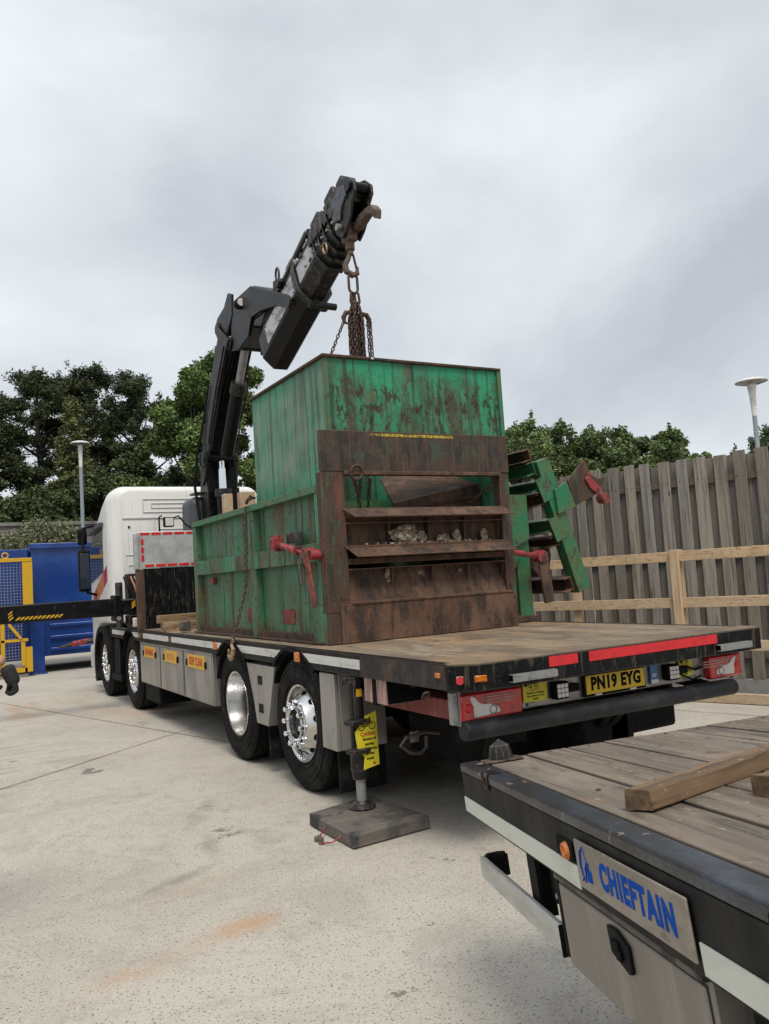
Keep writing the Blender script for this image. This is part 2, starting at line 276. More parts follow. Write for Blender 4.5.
M_['pad'] = layered('pad', (.115, .10, .085), [dict(c=(.06, .055, .05), s=5, lo=.45, hi=.6), dict(c=(.19, .16, .13), s=(4, 9, 9), lo=.52, hi=.68, amt=.7), dict(c=(.03, .028, .025), s=3, lo=.56, hi=.62, o=9)], rough=.75, bump=.5, bscale=30)

GS = [
    dict(c=(.34, .31, .265), s=.55, lo=.4, hi=.66, amt=.7, d=8),
    dict(c=(.43, .405, .355), s=2.2, lo=.46, hi=.7, amt=.5, d=8),
    dict(c=(.30, .275, .235), s=9, lo=.5, hi=.7, amt=.45),
    dict(c=(.50, .465, .41), s=60, lo=.52, hi=.64, amt=.4),
    dict(c=(.24, .215, .18), s=75, lo=.54, hi=.64, amt=.5, o=11),
    dict(c=(.14, .13, .115), s=130, lo=.55, hi=.64, amt=.7, o=17),
    dict(c=(.085, .08, .07), s=44, kind='vor', lo=.76, hi=.84, amt=.75),
    dict(c=(.10, .092, .08), s=19, kind='vor', lo=.885, hi=.91, amt=.8),
    dict(c=(.38, .20, .09), s=3.2, lo=.32, hi=.62, blob=(-1.22, .2, .34, .17, 14), amt=.75, b0=0),
    dict(c=(.38, .25, .15), s=4, lo=.34, hi=.6, blob=(-1.72, .06, .5, .17, 22), amt=.6, b0=0),
    dict(c=(.37, .26, .17), s=4, lo=.34, hi=.6, blob=(-1.3, .85, .4, .14, 25), amt=.5, b0=0),
    dict(c=(.12, .105, .09), s=3, lo=.26, hi=.55, blob=(-1.32, 1.02, .42, .09, 28), amt=.6, b0=.1),
    dict(c=(.12, .105, .09), s=3, lo=.26, hi=.55, blob=(-.96, 1.5, .42, .085, 78), amt=.5, b0=.1),
    dict(c=(.18, .165, .145), s=3, lo=.3, hi=.6, blob=(-.78, 2.3, .55, .12, 60), amt=.6, b0=.1),
    dict(c=(.37, .22, .12), s=3, lo=.36, hi=.6, blob=(.1, 8.0, .9, 1.4, 20), amt=.5, b0=0),
    dict(c=(.36, .2, .1), s=(2, .6, 1), lo=.46, hi=.62, blob=(-1.3, 10, 1.8, 3.0, 10), amt=.55, b0=0),
    dict(c=(.10, .09, .078), s=(.8, 6, 1), lo=.50, hi=.66, blob=(-1.9, 5.5, 1.6, 3.4, 8), amt=.45, b0=.1),
    dict(c=(.09, .08, .07), s=6, lo=.61, hi=.67, amt=.25, nr=.7),
    dict(c=(.26, .235, .20), s=1.1, lo=.50, hi=.62, amt=.3, nr=.75, dist=1.2),
    dict(c=(.07, .06, .05), s=2.4, lo=.66, hi=.69, amt=.7, nr=.7),
    dict(c=(.10, .09, .08), s=1.3, lo=.45, hi=.62, blob=(1.4, 3, 1.2, 3.2, 0), amt=.7, b0=.3),
    dict(c=(.17, .155, .135), s=1.6, lo=.52, hi=.66, blob=(-1.4, 2.2, 1.6, 2.4, 20), amt=.45, b0=.2),
]
M_['concrete'] = layered('concrete', (.43, .395, .34), GS, rough=.85, bump=.35, bscale=70, bdist=.004)
M_['joint'] = layered('joint', (.17, .145, .12), [dict(c=(.25, .13, .06), s=2, lo=.45, hi=.6)], rough=.9)
M_['wall_grey'] = layered('wall_grey', (.20, .19, .175), [dict(c=(.13, .125, .11), s=1.5, lo=.45, hi=.65)], rough=.9, bump=.4)
M_['gravel_board'] = layered('gravel_board', (.25, .25, .24), [dict(c=(.16, .16, .15), s=6, lo=.45, hi=.65)], rough=.85, bump=.3)
M_['grass'] = layered('grass', (.05, .075, .025), [dict(c=(.08, .09, .035), s=1.2, lo=.4, hi=.65)], rough=.95, bump=.5)
def leafmat(name, a, b, c, s=1.1):
    return layered(name, a, [dict(c=b, s=s, lo=.4, hi=.62), dict(c=c, s=s*4, lo=.5, hi=.66, amt=.8)], rough=.6, spec=.25, attr='tint')
M_['leaf_pine'] = leafmat('leaf_pine', (.055, .070, .030), (.032, .045, .020), (.095, .112, .045), .8)
M_['leaf_larch'] = leafmat('leaf_larch', (.13, .15, .055), (.08, .10, .035), (.20, .20, .08), 1)
M_['leaf_broad'] = leafmat('leaf_broad', (.115, .175, .05), (.065, .105, .03), (.19, .25, .08), .9)
M_['leaf_bush'] = leafmat('leaf_bush', (.075, .105, .038), (.042, .062, .024), (.13, .155, .055), .9)
M_['leaf_right'] = leafmat('leaf_right', (.13, .18, .065), (.07, .105, .04), (.21, .25, .10), 1.3)
M_['leaf_hedge'] = leafmat('leaf_hedge', (.17, .18, .085), (.10, .115, .05), (.48, .46, .36), 2.2)
M_['bark'] = layered('bark', (.055, .043, .034), [dict(c=(.03, .024, .02), s=(12, 12, 3), lo=.45, hi=.6)], rough=.9, bump=.5)

# ------------------------------------------------------------------ mesh helpers
class MB:
    def __init__(s): s.v = []; s.f = []; s.m = []; s.tint = None
    def add(s, vs, fs, mi=0):
        o = len(s.v); s.v += [Vector(x) for x in vs]; s.f += [tuple(o+i for i in f) for f in fs]; s.m += [mi]*len(fs)
        return s
    def xf(s, Mx, start=0):
        for i in range(start, len(s.v)): s.v[i] = Mx @ s.v[i]
        return s
    def box(s, lo, hi, mi=0):
        x0, y0, z0 = lo; x1, y1, z1 = hi
        return s.add([(x0,y0,z0),(x1,y0,z0),(x1,y1,z0),(x0,y1,z0),(x0,y0,z1),(x1,y0,z1),(x1,y1,z1),(x0,y1,z1)],
                     [(0,3,2,1),(4,5,6,7),(0,1,5,4),(1,2,6,5),(2,3,7,6),(3,0,4,7)], mi)
    def obox(s, c, size, ax, ay=None, mi=0):
        """box centred at c, size along axes ax, ay, az (ax unit-ish; ay hint)"""
        ax = Vector(ax).normalized(); ay = Vector(ay) if ay is not None else Vector((0, 0, 1))
        ay = (ay - ax*ay.dot(ax)).normalized(); az = ax.cross(ay)
        st = len(s.v); a, b, d = [x/2 for x in size]
        s.box((-a,-b,-d), (a,b,d), mi)
        m = Matrix((ax, ay, az)).transposed().to_4x4(); m.translation = Vector(c)
        return s.xf(m, st)
    def bar(s, p0, p1, w, h, up=(0,0,1), mi=0):
        p0 = Vector(p0); p1 = Vector(p1); d = p1-p0
        # size: along d, h along up, w across
        return s.obox((p0+p1)/2, (d.length, h, w), d, up, mi)
    def prism(s, pts, axis, a, b, mi=0):
        """polygon pts in the other two axes (order x,y,z without axis), extruded from a to b"""
        n = len(pts)
        def mk(p, t):
            q = [0, 0, 0]; i = 0
            for k in range(3):
                if k == axis: q[k] = t
                else: q[k] = p[i]; i += 1
            return q
        vs = [mk(p, a) for p in pts] + [mk(p, b) for p in pts]
        fs = [tuple(range(n-1, -1, -1)), tuple(range(n, 2*n))] + [(i, (i+1) % n, n+(i+1) % n, n+i) for i in range(n)]
        return s.add(vs, fs, mi)
    def cyl(s, p0, p1, r0, r1=None, n=16, mi=0):
        r1 = r0 if r1 is None else r1
        p0 = Vector(p0); p1 = Vector(p1); d = (p1-p0).normalized()
        u = d.orthogonal().normalized(); w = d.cross(u)
        vs = [p0 + (u*math.cos(t)+w*math.sin(t))*r0 for t in [2*math.pi*i/n for i in range(n)]] + [p1 + (u*math.cos(t)+w*math.sin(t))*r1 for t in [2*math.pi*i/n for i in range(n)]]
        return s.add(vs, [tuple(range(n-1, -1, -1)), tuple(range(n, 2*n))] + [(i, (i+1) % n, n+(i+1) % n, n+i) for i in range(n)], mi)
    def tube(s, pts, r, n=8, closed=False, mi=0):
        P = [Vector(p) for p in pts]; m = len(P); vs = []; fs = []; prev = None
        rs = r if isinstance(r, (list, tuple)) else [r]*m
        for i, p in enumerate(P):
            d = (P[(i+1) % m]-P[i-1]) if closed else (P[min(i+1, m-1)]-P[max(i-1, 0)])
            d.normalize()
            u = (prev - d*prev.dot(d)) if prev is not None else d.orthogonal()
            u.normalize(); prev = u; w = d.cross(u)
            vs += [p + (u*math.cos(2*math.pi*k/n)+w*math.sin(2*math.pi*k/n))*rs[i] for k in range(n)]
        for i in range(m if closed else m-1):
            j = (i+1) % m
            for k in range(n): fs.append((i*n+k, i*n+(k+1) % n, j*n+(k+1) % n, j*n+k))
        if not closed: fs += [tuple(range(n-1, -1, -1)), tuple((m-1)*n+k for k in range(n))]
        return s.add(vs, fs, mi)
    def lathe(s, prof, c, axis=0, n=32, mi=0, closed=True):
        """prof: (along, radius) pairs, revolved round `axis` through c"""
        vs = []; fs = []; m = len(prof)
        for i in range(n):
            t = 2*math.pi*i/n; a, b = math.cos(t), math.sin(t)
            for (l, r) in prof:
                q = [0, 0, 0]; q[axis] = l; q[(axis+1) % 3] = r*a; q[(axis+2) % 3] = r*b
                vs.append(Vector(q)+Vector(c))
        for i in range(n):
            j = (i+1) % n
            for k in range(m if closed else m-1):
                k2 = (k+1) % m
                fs.append((i*m+k, i*m+k2, j*m+k2, j*m+k))
        return s.add(vs, fs, mi)

ORG = {}
def setp(o, label=None, cat=None, group=None, kind=None):
    if label: o['label'] = label
    if cat: o['category'] = cat
    if group: o['group'] = group
    if kind: o['kind'] = kind
    return o
def thing(name, loc, label, cat, group=None):
    o = bpy.data.objects.new(name, None); C.objects.link(o); o.location = loc; o.empty_display_size = .2
    ORG[o.name] = Vector(loc); return setp(o, label, cat, group)
def build(name, mb, mats, parent=None, bevel=0, origin=None, ang=35, seg=2, sub=0):
    org = ORG[parent.name] if parent is not None else Vector(origin or (0, 0, 0))
    me = bpy.data.meshes.new(name)
    me.from_pydata([tuple(v-org) for v in mb.v], [], mb.f)
    if isinstance(mats, str): mats = [mats]
    for m in mats: me.materials.append(M_[m])
    me.polygons.foreach_set('material_index', mb.m)
    me.polygons.foreach_set('use_smooth', [True]*len(me.polygons))
    b = bmesh.new(); b.from_mesh(me); bmesh.ops.recalc_face_normals(b, faces=b.faces)
    for e_ in b.edges:
        if len(e_.link_faces) == 2 and e_.calc_face_angle(0) > R(ang): e_.smooth = False
    b.to_mesh(me); b.free()
    if mb.tint is not None:
        a = me.color_attributes.new('tint', 'FLOAT_COLOR', 'POINT')
        arr = np.ones((len(mb.v), 4), dtype=np.float32); t = np.array(mb.tint, dtype=np.float32)
        if t.ndim == 1: arr[:, :3] = t[:, None]
        else: arr[:, :3] = t
        a.data.foreach_set('color', arr.ravel())
    o = bpy.data.objects.new(name, me); C.objects.link(o)
    if parent is not None: o.parent = parent
    else: o.location = org
    ORG[o.name] = org
    if bevel:
        mod = o.modifiers.new('bevel', 'BEVEL'); mod.width = bevel; mod.segments = seg; mod.limit_method = 'ANGLE'; mod.angle_limit = R(38)
    return o
def tinted(mb, fn): mb.tint = [fn(i, v) for i, v in enumerate(mb.v)]; return mb
def planks(list_, lo=.75, hi=1.2):
    """list_ of callables adding one plank to the MB; each gets its own tint"""
    mb = MB(); t = []
    for f in list_:
        f(mb); k = random.uniform(lo, hi)
        w = random.uniform(-.05, .05)
        t += [(k*(1+w), k, k*(1-w))]*(len(mb.v)-len(t))
    mb.tint = t; return mb

def text_obj(name, s, size, origin, right, up, mat, parent, bold=0.0, ext=.0015, sx=1.0, align='CENTER', spacing=1.0):
    cu = bpy.data.curves.new(name, 'FONT'); cu.body = s; cu.size = size; cu.offset = bold; cu.extrude = ext; cu.align_x = align; cu.align_y = 'CENTER'; cu.space_character = spacing
    cu.resolution_u = 3
    o = bpy.data.objects.new('tmp', cu); C.objects.link(o); bpy.context.view_layer.update()
    me = bpy.data.meshes.new_from_object(o.evaluated_get(bpy.context.evaluated_depsgraph_get()))
    bpy.data.objects.remove(o)
    right = Vector(right).normalized(); up = Vector(up); up = (up-right*up.dot(right)).normalized(); nz = right.cross(up)
    m = Matrix((right, up, nz)).transposed().to_4x4(); m.translation = Vector(origin)-ORG[parent.name]
    me.transform(m @ Matrix.Diagonal((sx, 1, 1, 1)))
    me.materials.clear(); me.materials.append(M_[mat]); me.name = name
    o = bpy.data.objects.new(name, me); C.objects.link(o); o.parent = parent; ORG[o.name] = ORG[parent.name]
    return o

def link_mb(mb, c, d, u, ln, wd, r, n=6, seg=5, mi=0):
    """one stadium chain link centred c, long axis d, wide axis u"""
    d = Vector(d).normalized(); u = Vector(u); u = (u-d*u.dot(d)).normalized(); pts = []
    a = (ln-wd)/2; R_ = wd/2-r
    for sgn in (1, -1):
        for i in range(seg+1):
            t = math.pi*i/seg
            pts.append(Vector(c)+d*(sgn*(a+R_*math.sin(t))) + u*(sgn*R_*math.cos(t)))
    mb.tube(pts, r, n, closed=True, mi=mi)
def chain(mb, path, ln=.05, wd=.034, r=.006, n=5, seg=4, jitter=.25):
    P = [Vector(p) for p in path]; L_ = [0]
    for i in range(1, len(P)): L_.append(L_[-1]+(P[i]-P[i-1]).length)
    pitch_ = ln-2*r*1.15; k = 0; s_ = ln/2
    while s_ < L_[-1]:
        i = 1
        while L_[i] < s_ and i < len(P)-1: i += 1
        d = (P[i]-P[i-1]); t = (s_-L_[i-1])/max(1e-6, d.length); c = P[i-1]+d*t; d.normalize()
        o = d.orthogonal().normalized(); w = d.cross(o); a = (k % 2)*math.pi/2+random.uniform(-jitter, jitter)+.6
        link_mb(mb, c, d, o*math.cos(a)+w*math.sin(a), ln, wd, r, n, seg); k += 1; s_ += pitch_
    return mb
def sag(p0, p1, s_, n=14):
    p0 = Vector(p0); p1 = Vector(p1)
    return [p0.lerp(p1, i/n)-Vector((0, 0, s_*4*(i/n)*(1-i/n))) for i in range(n+1)]

# ------------------------------------------------------------------ ground
def gridsheet(x0, x1, y0, y1, nx, ny, zf):
    mb = MB(); vs = [(x0+(x1-x0)*i/nx, y0+(y1-y0)*j/ny, 0) for j in range(ny+1) for i in range(nx+1)]
    vs = [(x, y, zf(x, y)) for x, y, _ in vs]
    return mb.add(vs, [(j*(nx+1)+i, j*(nx+1)+i+1, (j+1)*(nx+1)+i+1, (j+1)*(nx+1)+i) for j in range(ny) for i in range(nx)])
g = build('ground', MB().add([(-400, -400, 0), (400, -400, 0), (400, 400, 0), (-400, 400, 0)], [(0, 1, 2, 3)]), 'concrete'); setp(g, kind='structure')
jm = MB()
def strip(p, q, w, z=.004):
    p = Vector((*p, z)); q = Vector((*q, z)); d = (q-p).normalized(); s_ = Vector((-d.y, d.x, 0))*w/2
    n_ = 24; pts = []
    for i in range(n_+1):
        c = p.lerp(q, i/n_)+s_.normalized()*random.uniform(-.004, .004)
        k = random.uniform(.6, 1.2); pts += [c-s_*k, c+s_*k]
    jm.add(pts, [(2*i, 2*i+2, 2*i+3, 2*i+1) for i in range(n_)])
strip((-2.2, 13.57), (1.6, -.15+0), .014); strip((-4.5, 2.3), (3.0, 8.1), .014, .008); strip((1.62, 12.9), (5.2, 0), .014, .006); strip((-6, 12.2), (1, 17.6), .014, .01)
setp(build('ground_joint', jm, 'joint'), kind='structure')

# grass bank behind the retaining wall, and rising ground for trees
def bankz(x, y):
    return 3.0 + .4*mnoise.noise(Vector((x*.1, y*.1, 0)))
setp(build('grass_bank', gridsheet(-60, 90, 25.2, 160, 50, 45, bankz), 'grass'), kind='structure')
wl = MB().box((-60, 24.6, 0), (40, 25.2, 3.95)); wl.box((-60.05, 24.52, 3.95), (40.05, 25.28, 4.06))
setp(build('retaining_wall', wl, 'wall_grey', bevel=.01), 'long grey retaining wall behind the flowering hedge', 'wall')

# ------------------------------------------------------------------ foliage
rng = np.random.default_rng(5)
def leaves(name, blobs, n, size, mat, parent, seed, shape='leaf', tvar=.35, shell=.55, kidlabel=None):
    """blobs: (cx,cy,cz, rx,ry,rz); n leaf cards spread through the clumps' volume"""
    g_ = np.random.default_rng(seed); B = np.array(blobs, float)
    vol = (B[:, 3]*B[:, 4]*B[:, 5])**.8; idx = g_.choice(len(B), n, p=vol/vol.sum())
    d = g_.normal(size=(n, 3)); d /= np.linalg.norm(d, axis=1)[:, None]
    rad = shell+(1-shell)*g_.random(n)**.7; rad *= 1+.12*g_.normal(size=n)
    c = B[idx, :3]+d*rad[:, None]*B[idx, 3:]
    a = g_.normal(size=(n, 3)); a[:, 2] *= .6; a += d*.4; a /= np.linalg.norm(a, axis=1)[:, None]
    b = np.cross(a, g_.normal(size=(n, 3))); b /= np.linalg.norm(b, axis=1)[:, None]
    sz = size*g_.uniform(.55, 1.35, n)[:, None]
    if shape == 'leaf':
        V = np.stack([c-a*sz, c+b*sz*.5, c+a*sz, c-b*sz*.5], 1)
    else:
        V = np.stack([c-b*sz*.16, c+b*sz*.16, c+a*sz*1.3+b*sz*.35, c+a*sz*1.3-b*sz*.35], 1)
    V = V.reshape(-1, 3)-np.array(ORG[parent.name])
    me = bpy.data.meshes.new(name); me.vertices.add(4*n); me.vertices.foreach_set('co', V.ravel().astype(np.float32))
    me.loops.add(4*n); me.loops.foreach_set('vertex_index', np.arange(4*n)); me.polygons.add(n); me.polygons.foreach_set('loop_start', np.arange(0, 4*n, 4))
    me.update(calc_edges=True); me.validate()
    t = g_.uniform(1-tvar, 1+tvar, n)*(1+.25*g_.normal(size=len(B)))[idx].clip(.5, 1.6); col = np.ones((4*n, 4), np.float32); col[:, :3] = np.repeat(t, 4)[:, None]
    at = me.color_attributes.new('tint', 'FLOAT_COLOR', 'POINT'); at.data.foreach_set('color', col.ravel())
    me.materials.append(M_[mat]); o = bpy.data.objects.new(name, me); C.objects.link(o); o.parent = parent; ORG[o.name] = ORG[parent.name]
    return o
def trunkmesh(base, top, r, limbs, n=9):
    mb = MB(); b = Vector(base); t = Vector(top); pts = [b.lerp(t, i/6)+Vector((random.uniform(-1, 1), random.uniform(-1, 1), 0))*r*.6*(i > 0) for i in range(7)]
    mb.tube(pts, [r*(1-.8*i/6) for i in range(7)], n)
    for (c, f) in limbs:
        s0 = b.lerp(t, f); c = Vector(c); m = s0.lerp(c, .5)-Vector((0, 0, (c-s0).length*.08))
        mb.tube([s0, m, c], [r*(1-.8*f)*.6, r*.3*(1-.5*f), r*.08], 6)
    return mb
def pine(x, y, z0, h, rw, seed, lab):
    random.seed(seed); t = thing('pine_tree', (x, y, z0), lab, 'tree', 'dark pine trees beyond the hedge wall')
    bl = []; limbs = []
    k = 24
    for i in range(k):
        f = .33+.67*(i/(k-1))**.85; a = i*2.4+random.uniform(-.5, .5)
        reach = rw*(1.0 if f < .75 else (1-f)/.25*.75+.22)*random.uniform(.45, 1)
        if i > k-3: reach *= .3
        c = (x+math.cos(a)*reach, y+math.sin(a)*reach, z0+h*f-.3)
        limbs.append((c, max(.2, f-.1)))
        m = random.choice((2, 3, 4))
        for j in range(m):
            bl.append((c[0]+random.gauss(0, .45), c[1]+random.gauss(0, .45), c[2]+random.uniform(-.5, .5), random.uniform(.3, .85), random.uniform(.3, .85), random.uniform(.18, .5)))
    for j in range(34):   # upward candles
        b_ = random.choice(bl); bl.append((b_[0]+random.uniform(-.4, .4), b_[1]+random.uniform(-.4, .4), b_[2]+random.uniform(.3, .6), .12, .12, random.uniform(.25, .45)))
    leaves('crown', bl, 50000, .085, 'leaf_pine', t, seed, 'needle', shell=.0)
    build('trunk', trunkmesh((x, y, z0-.3), (x+random.uniform(-.4, .4), y, z0+h*.95), .26, limbs), 'bark', t)
def broad(name, x, y, z0, h, rw, seed, mat, lab, group, n=30000, size=.13, low=.1, k=34, cat='tree', rt=.16):
    random.seed(seed); t = thing(name, (x, y, z0), lab, cat, group); bl = []; limbs = []
    for i in range(k):
        f = low+(1-low)*random.random()**.8; a = random.uniform(0, 6.28)
        prof = math.sin(min(1, max(.0, (f-low)/(1-low)))*2.6+.45)**.8
        rr = rw*max(.15, prof)*random.uniform(.35, 1)
        c = (x+math.cos(a)*rr, y+math.sin(a)*rr, z0+h*f-.35*rw*.4)
        s_ = random.uniform(.2, .42)*rw*(.6+.4*prof)
        bl.append((*c, s_, s_, s_*.75)); 
        if i % 3 == 0: limbs.append((c, min(.8, f*.7)))
    for j in range(k):
        b_ = random.choice(bl); a = random.uniform(0, 6.28); s_ = random.uniform(.08, .17)*rw
        bl.append((b_[0]+math.cos(a)*b_[3], b_[1]+math.sin(a)*b_[3], b_[2]+random.uniform(0, 1)*b_[5], s_, s_, s_))
    for j in range(k//3):
        b_ = random.choice(bl); bl.append((b_[0]+random.uniform(-.6, .6)*b_[3], b_[1]+random.uniform(-.6, .6)*b_[3], b_[2]+b_[5]*random.uniform(.8, 1.15), .05*rw, .05*rw, random.uniform(.10, .22)*rw))
    leaves('crown', bl, n, size, mat, t, seed, shell=.35)
    build('trunk', trunkmesh((x, y, z0-.3), (x, y, z0+h*.8), rt, limbs), 'bark', t)
def cone_tree(x, y, z0, h, rw, seed, lab):
    random.seed(seed); t = thing('larch_tree', (x, y, z0), lab, 'tree'); bl = []; limbs = []
    for i in range(60):
        f = i/59; a = i*2.4; rr = rw*(1-f)**.8*random.uniform(.5, 1)+.05
        c = (x+math.cos(a)*rr, y+math.sin(a)*rr, z0+h*(.1+.9*f)); s_ = .18+.35*(1-f)*random.uniform(.6, 1)
        bl.append((*c, s_, s_, s_*.6)); 
        if i % 2: limbs.append((c, .1+.8*f))
    leaves('crown', bl, 22000, .09, 'leaf_larch', t, seed, 'needle', shell=.2)
    build('trunk', trunkmesh((x, y, z0-.3), (x, y, z0+h), .12, limbs), 'bark', t)
for a in [(.2, 38, 3, 7.7, 2.1, 11, 'dark pine tree at the far left edge of the photo'),
          (2.6, 38.5, 3, 9.5, 2.1, 12, 'dark pine tree second from the left edge'),
          (5.0, 40, 3, 10.5, 2.3, 13, 'tall dark pine tree behind the left street lamp'),
          (7.3, 39, 3, 9.9, 2.3, 14, 'tall dark pine tree between the street lamp and the crane, sky through its trunk'),
          (-3.2, 39, 3, 8, 2.6, 15, 'dark pine tree just outside the left edge of the photo')]: pine(*a)
cone_tree(3.25, 33, 2.8, 7.3, 1.35, 21, 'pale green conical larch standing in front of the dark pines, left of the lamp')
broad('broadleaf_tree', 6.75, 26.9, 2.8, 7.3, 1.9, 31, 'leaf_broad', 'bright green broadleaf tree behind the crane boom', None, 70000, .085)
broad('broadleaf_tree', 8.5, 27.6, 2.8, 8.7, 2.3, 38, 'leaf_broad', 'bright green broadleaf tree between the crane boom and the green hopper', None, 60000, .085)
broad('bush', 7.6, 28.6, 2.8, 4.0, 2.2, 36, 'leaf_bush', 'dark green bush over the right of the cab roof, beside the crane mast', 'dark bushes above the hedge', 36000, .075, .05, 30, 'bush', .08)
broad('broadleaf_tree', 5.0, 29.8, 2.8, 4.4, 1.9, 33, 'leaf_bush', 'low dark green tree over the white cab roof', None, 45000, .08)
for i, (x, y, h, w, l) in enumerate([(-1.2, 29.5, 3.4, 1.9, 'dark green bush at the left edge above the flowering hedge'), (1.5, 29.0, 3.0, 1.8, 'dark green bush left of the street lamp above the hedge'), (3.6, 30.0, 3.6, 1.7, 'dark green bush right of the street lamp, between lamp and cab')]):
    broad('bush', x, y, 2.8, h, w, 40+i, 'leaf_bush', l, 'dark bushes above the hedge', 36000, .075, .05, 26, 'bush', .08)
for i in range(6):
    x = -4+3.1*i
    broad('bush', x+random.uniform(-.5, .5), 34.5, 2.8, random.uniform(3.0, 4.0), 2.3, 50+i, 'leaf_bush', 'dark undergrowth bush below the pines, hidden mostly by nearer bushes', 'undergrowth below the pines', 12000, .14, .03, 22, 'bush', .08)
random.seed(61)
# trees behind the fence on the right
for i, (x, y, h, w, l) in enumerate([(10.7, 12.6, 5.25, 1.25, 'small green tree behind the fence, right beside the hopper'), (12.2, 13.2, 5.45, 1.2, 'small bushy green tree behind the fence above the bin lifter'),
        (12.9, 12.0, 5.1, 1.2, 'round green tree behind the fence, third from the hopper'), (14.0, 12.0, 5.2, 1.15, 'green tree behind the fence with a ragged pointed top'), (14.6, 11.0, 5.0, 1.0, 'green tree behind the fence, last before the open sky'),
        (21.3, 12.6, 5.7, 1.4, 'dark green tree behind the fence at the right edge, beside the street lamp')]):
    broad('small_tree', x, y, 0, h, w, 70+i, 'leaf_right' if i < 5 else 'leaf_bush', l, 'trees behind the wooden fence', 36000, .05, .35, 56)

# flowering hedge
t = thing('hedge', (2, 24, 0), 'pale flowering hedge in front of the grey retaining wall', 'hedge')
bl = []
random.seed(9)
for i in range(120):
    x = random.uniform(-9, 14); bl.append((x, 23.7+random.uniform(-.3, .3), random.uniform(1.2, 3.45)+.25*math.sin(x*1.7), random.uniform(.35, .7), .4, random.uniform(.25, .5)))
leaves('foliage', bl, 110000, .05, 'leaf_hedge', t, 9, shell=.4)
build('stem', MB().tube([(-9, 23.8, .1), (2, 23.8, 1.2), (14, 23.8, .1)], .05), 'bark', t)

# ------------------------------------------------------------------ lamps
def lamp(x, y, zt, r, lab, rp_=.055, nk=.55):
    t = thing('street_lamp', (x, y, 0), lab, 'street lamp', 'mushroom street lamps')
    build('pole', MB().cyl((x, y, 0), (x, y, 1.2), rp_*1.5, rp_*1.5).cyl((x, y, 1.2), (x, y, zt-.75), rp_, rp_*.9), 'grey_pole', t)
    build('neck', MB().lathe([(zt-.8, .001), (zt-.8, rp_*.9), (zt-.35, rp_*(1+.5*nk)), (zt-.06, rp_*(1+1.7*nk)), (zt-.06, .001)], (x, y, 0), 2, 20), 'lamp_white', t)
    build('lamp_hood', MB().lathe([(zt-.04, .001), (zt-.05, r), (zt-.03, r*1.01), (zt+.01, r*.8), (zt+.04, r*.4), (zt+.05, .001)], (x, y, 0), 2, 28), 'lamp_white', t)
    build('lamp_glass', MB().lathe([(zt-.055, .001), (zt-.055, r*.95), (zt-.09, r*.6), (zt-.10, .001)], (x, y, 0), 2, 28), 'lamp_glass', t)
lamp(1.92, 23.2, 6.45, .30, 'grey street lamp with a mushroom head at the left, in front of the pines', .06, .1)
lamp(13.45, 7.65, 5.42, .34, 'grey street lamp with a mushroom head behind the fence at the right edge')

# ------------------------------------------------------------------ fence
def fence_frame(s_, off): # s along fence, off toward yard
    B = Vector((5.94, 2.6, 0)); e_ = Vector((-.3219, .9468, 0)); n_ = Vector((-.9468, -.3219, 0)); return B+e_*s_+n_*off
FE = Vector((-.3219, .9468, 0)); FN = Vector((-.9468, -.3219, 0))
ft = thing('wooden_fence', fence_frame(0, 0), 'tall weathered grey hit-and-miss board fence behind the truck on the right', 'fence')
random.seed(3)
fr = []
def brd(s_, off, w, z0, z1, tilt=0):
    def f(mb):
        p = fence_frame(s_, off); q = fence_frame(s_+tilt, off); mb.bar((p.x, p.y, z0), (q.x, q.y, z1), .02, w, up=FE)
    return f
s_ = -7.0
while s_ < 7.5:
    fr.append(brd(s_+random.uniform(-.01, .01), .045, random.uniform(.128, .152), .16, 2.84+random.uniform(-.02, .02), random.uniform(-.016, .016)))
    s_ += .232
pf = planks(fr, .78, 1.25); build('front_boards', pf, 'fence_wood', ft, bevel=.003)
nm = MB(); s_ = -7.0
while s_ < 7.5:
    for z in (.45, 1.62, 2.55):
        for q_ in (-.035, .035):
            p = fence_frame(s_+q_+random.uniform(-.01, .01), .055); z_ = z+random.uniform(-.02, .02); nm.cyl((p.x, p.y, z_), (p.x+FN.x*.004, p.y+FN.y*.004, z_), .006, n=6)
    s_ += .232
o_ = build('nails', nm, 'rust_edge', ft); o_['kind'] = 'stuff'
fr = []; s_ = -7.0+.116
while s_ < 7.5:
    fr.append(brd(s_+random.uniform(-.005, .005), -.022, .165, .16, 2.80+random.uniform(-.02, .02), random.uniform(-.012, .012))); s_ += .232
build('back_boards', planks(fr, .6, .95), 'fence_wood', ft)
fr = []
for z in (.45, 1.62, 2.55):
    fr.append(lambda mb, z=z: mb.bar((*fence_frame(-7, .012).xy, z), (*fence_frame(7.5, .012).xy, z), .04, .09))
build('rail', planks(fr), 'fence_rail_wood', ft)
build('gravel_board', MB().bar((*fence_frame(-7, .03).xy, .08), (*fence_frame(7.5, .03).xy, .08), .05, .16), 'gravel_board', ft, bevel=.005)
for k in range(5):
    p = fence_frame(-7+k*3.0+1.2, -.12); build('post', planks([lambda mb: mb.bar((p.x, p.y, 0), (p.x, p.y, 2.75), .1, .1, up=FE)], .8, .9), 'fence_wood', ft)

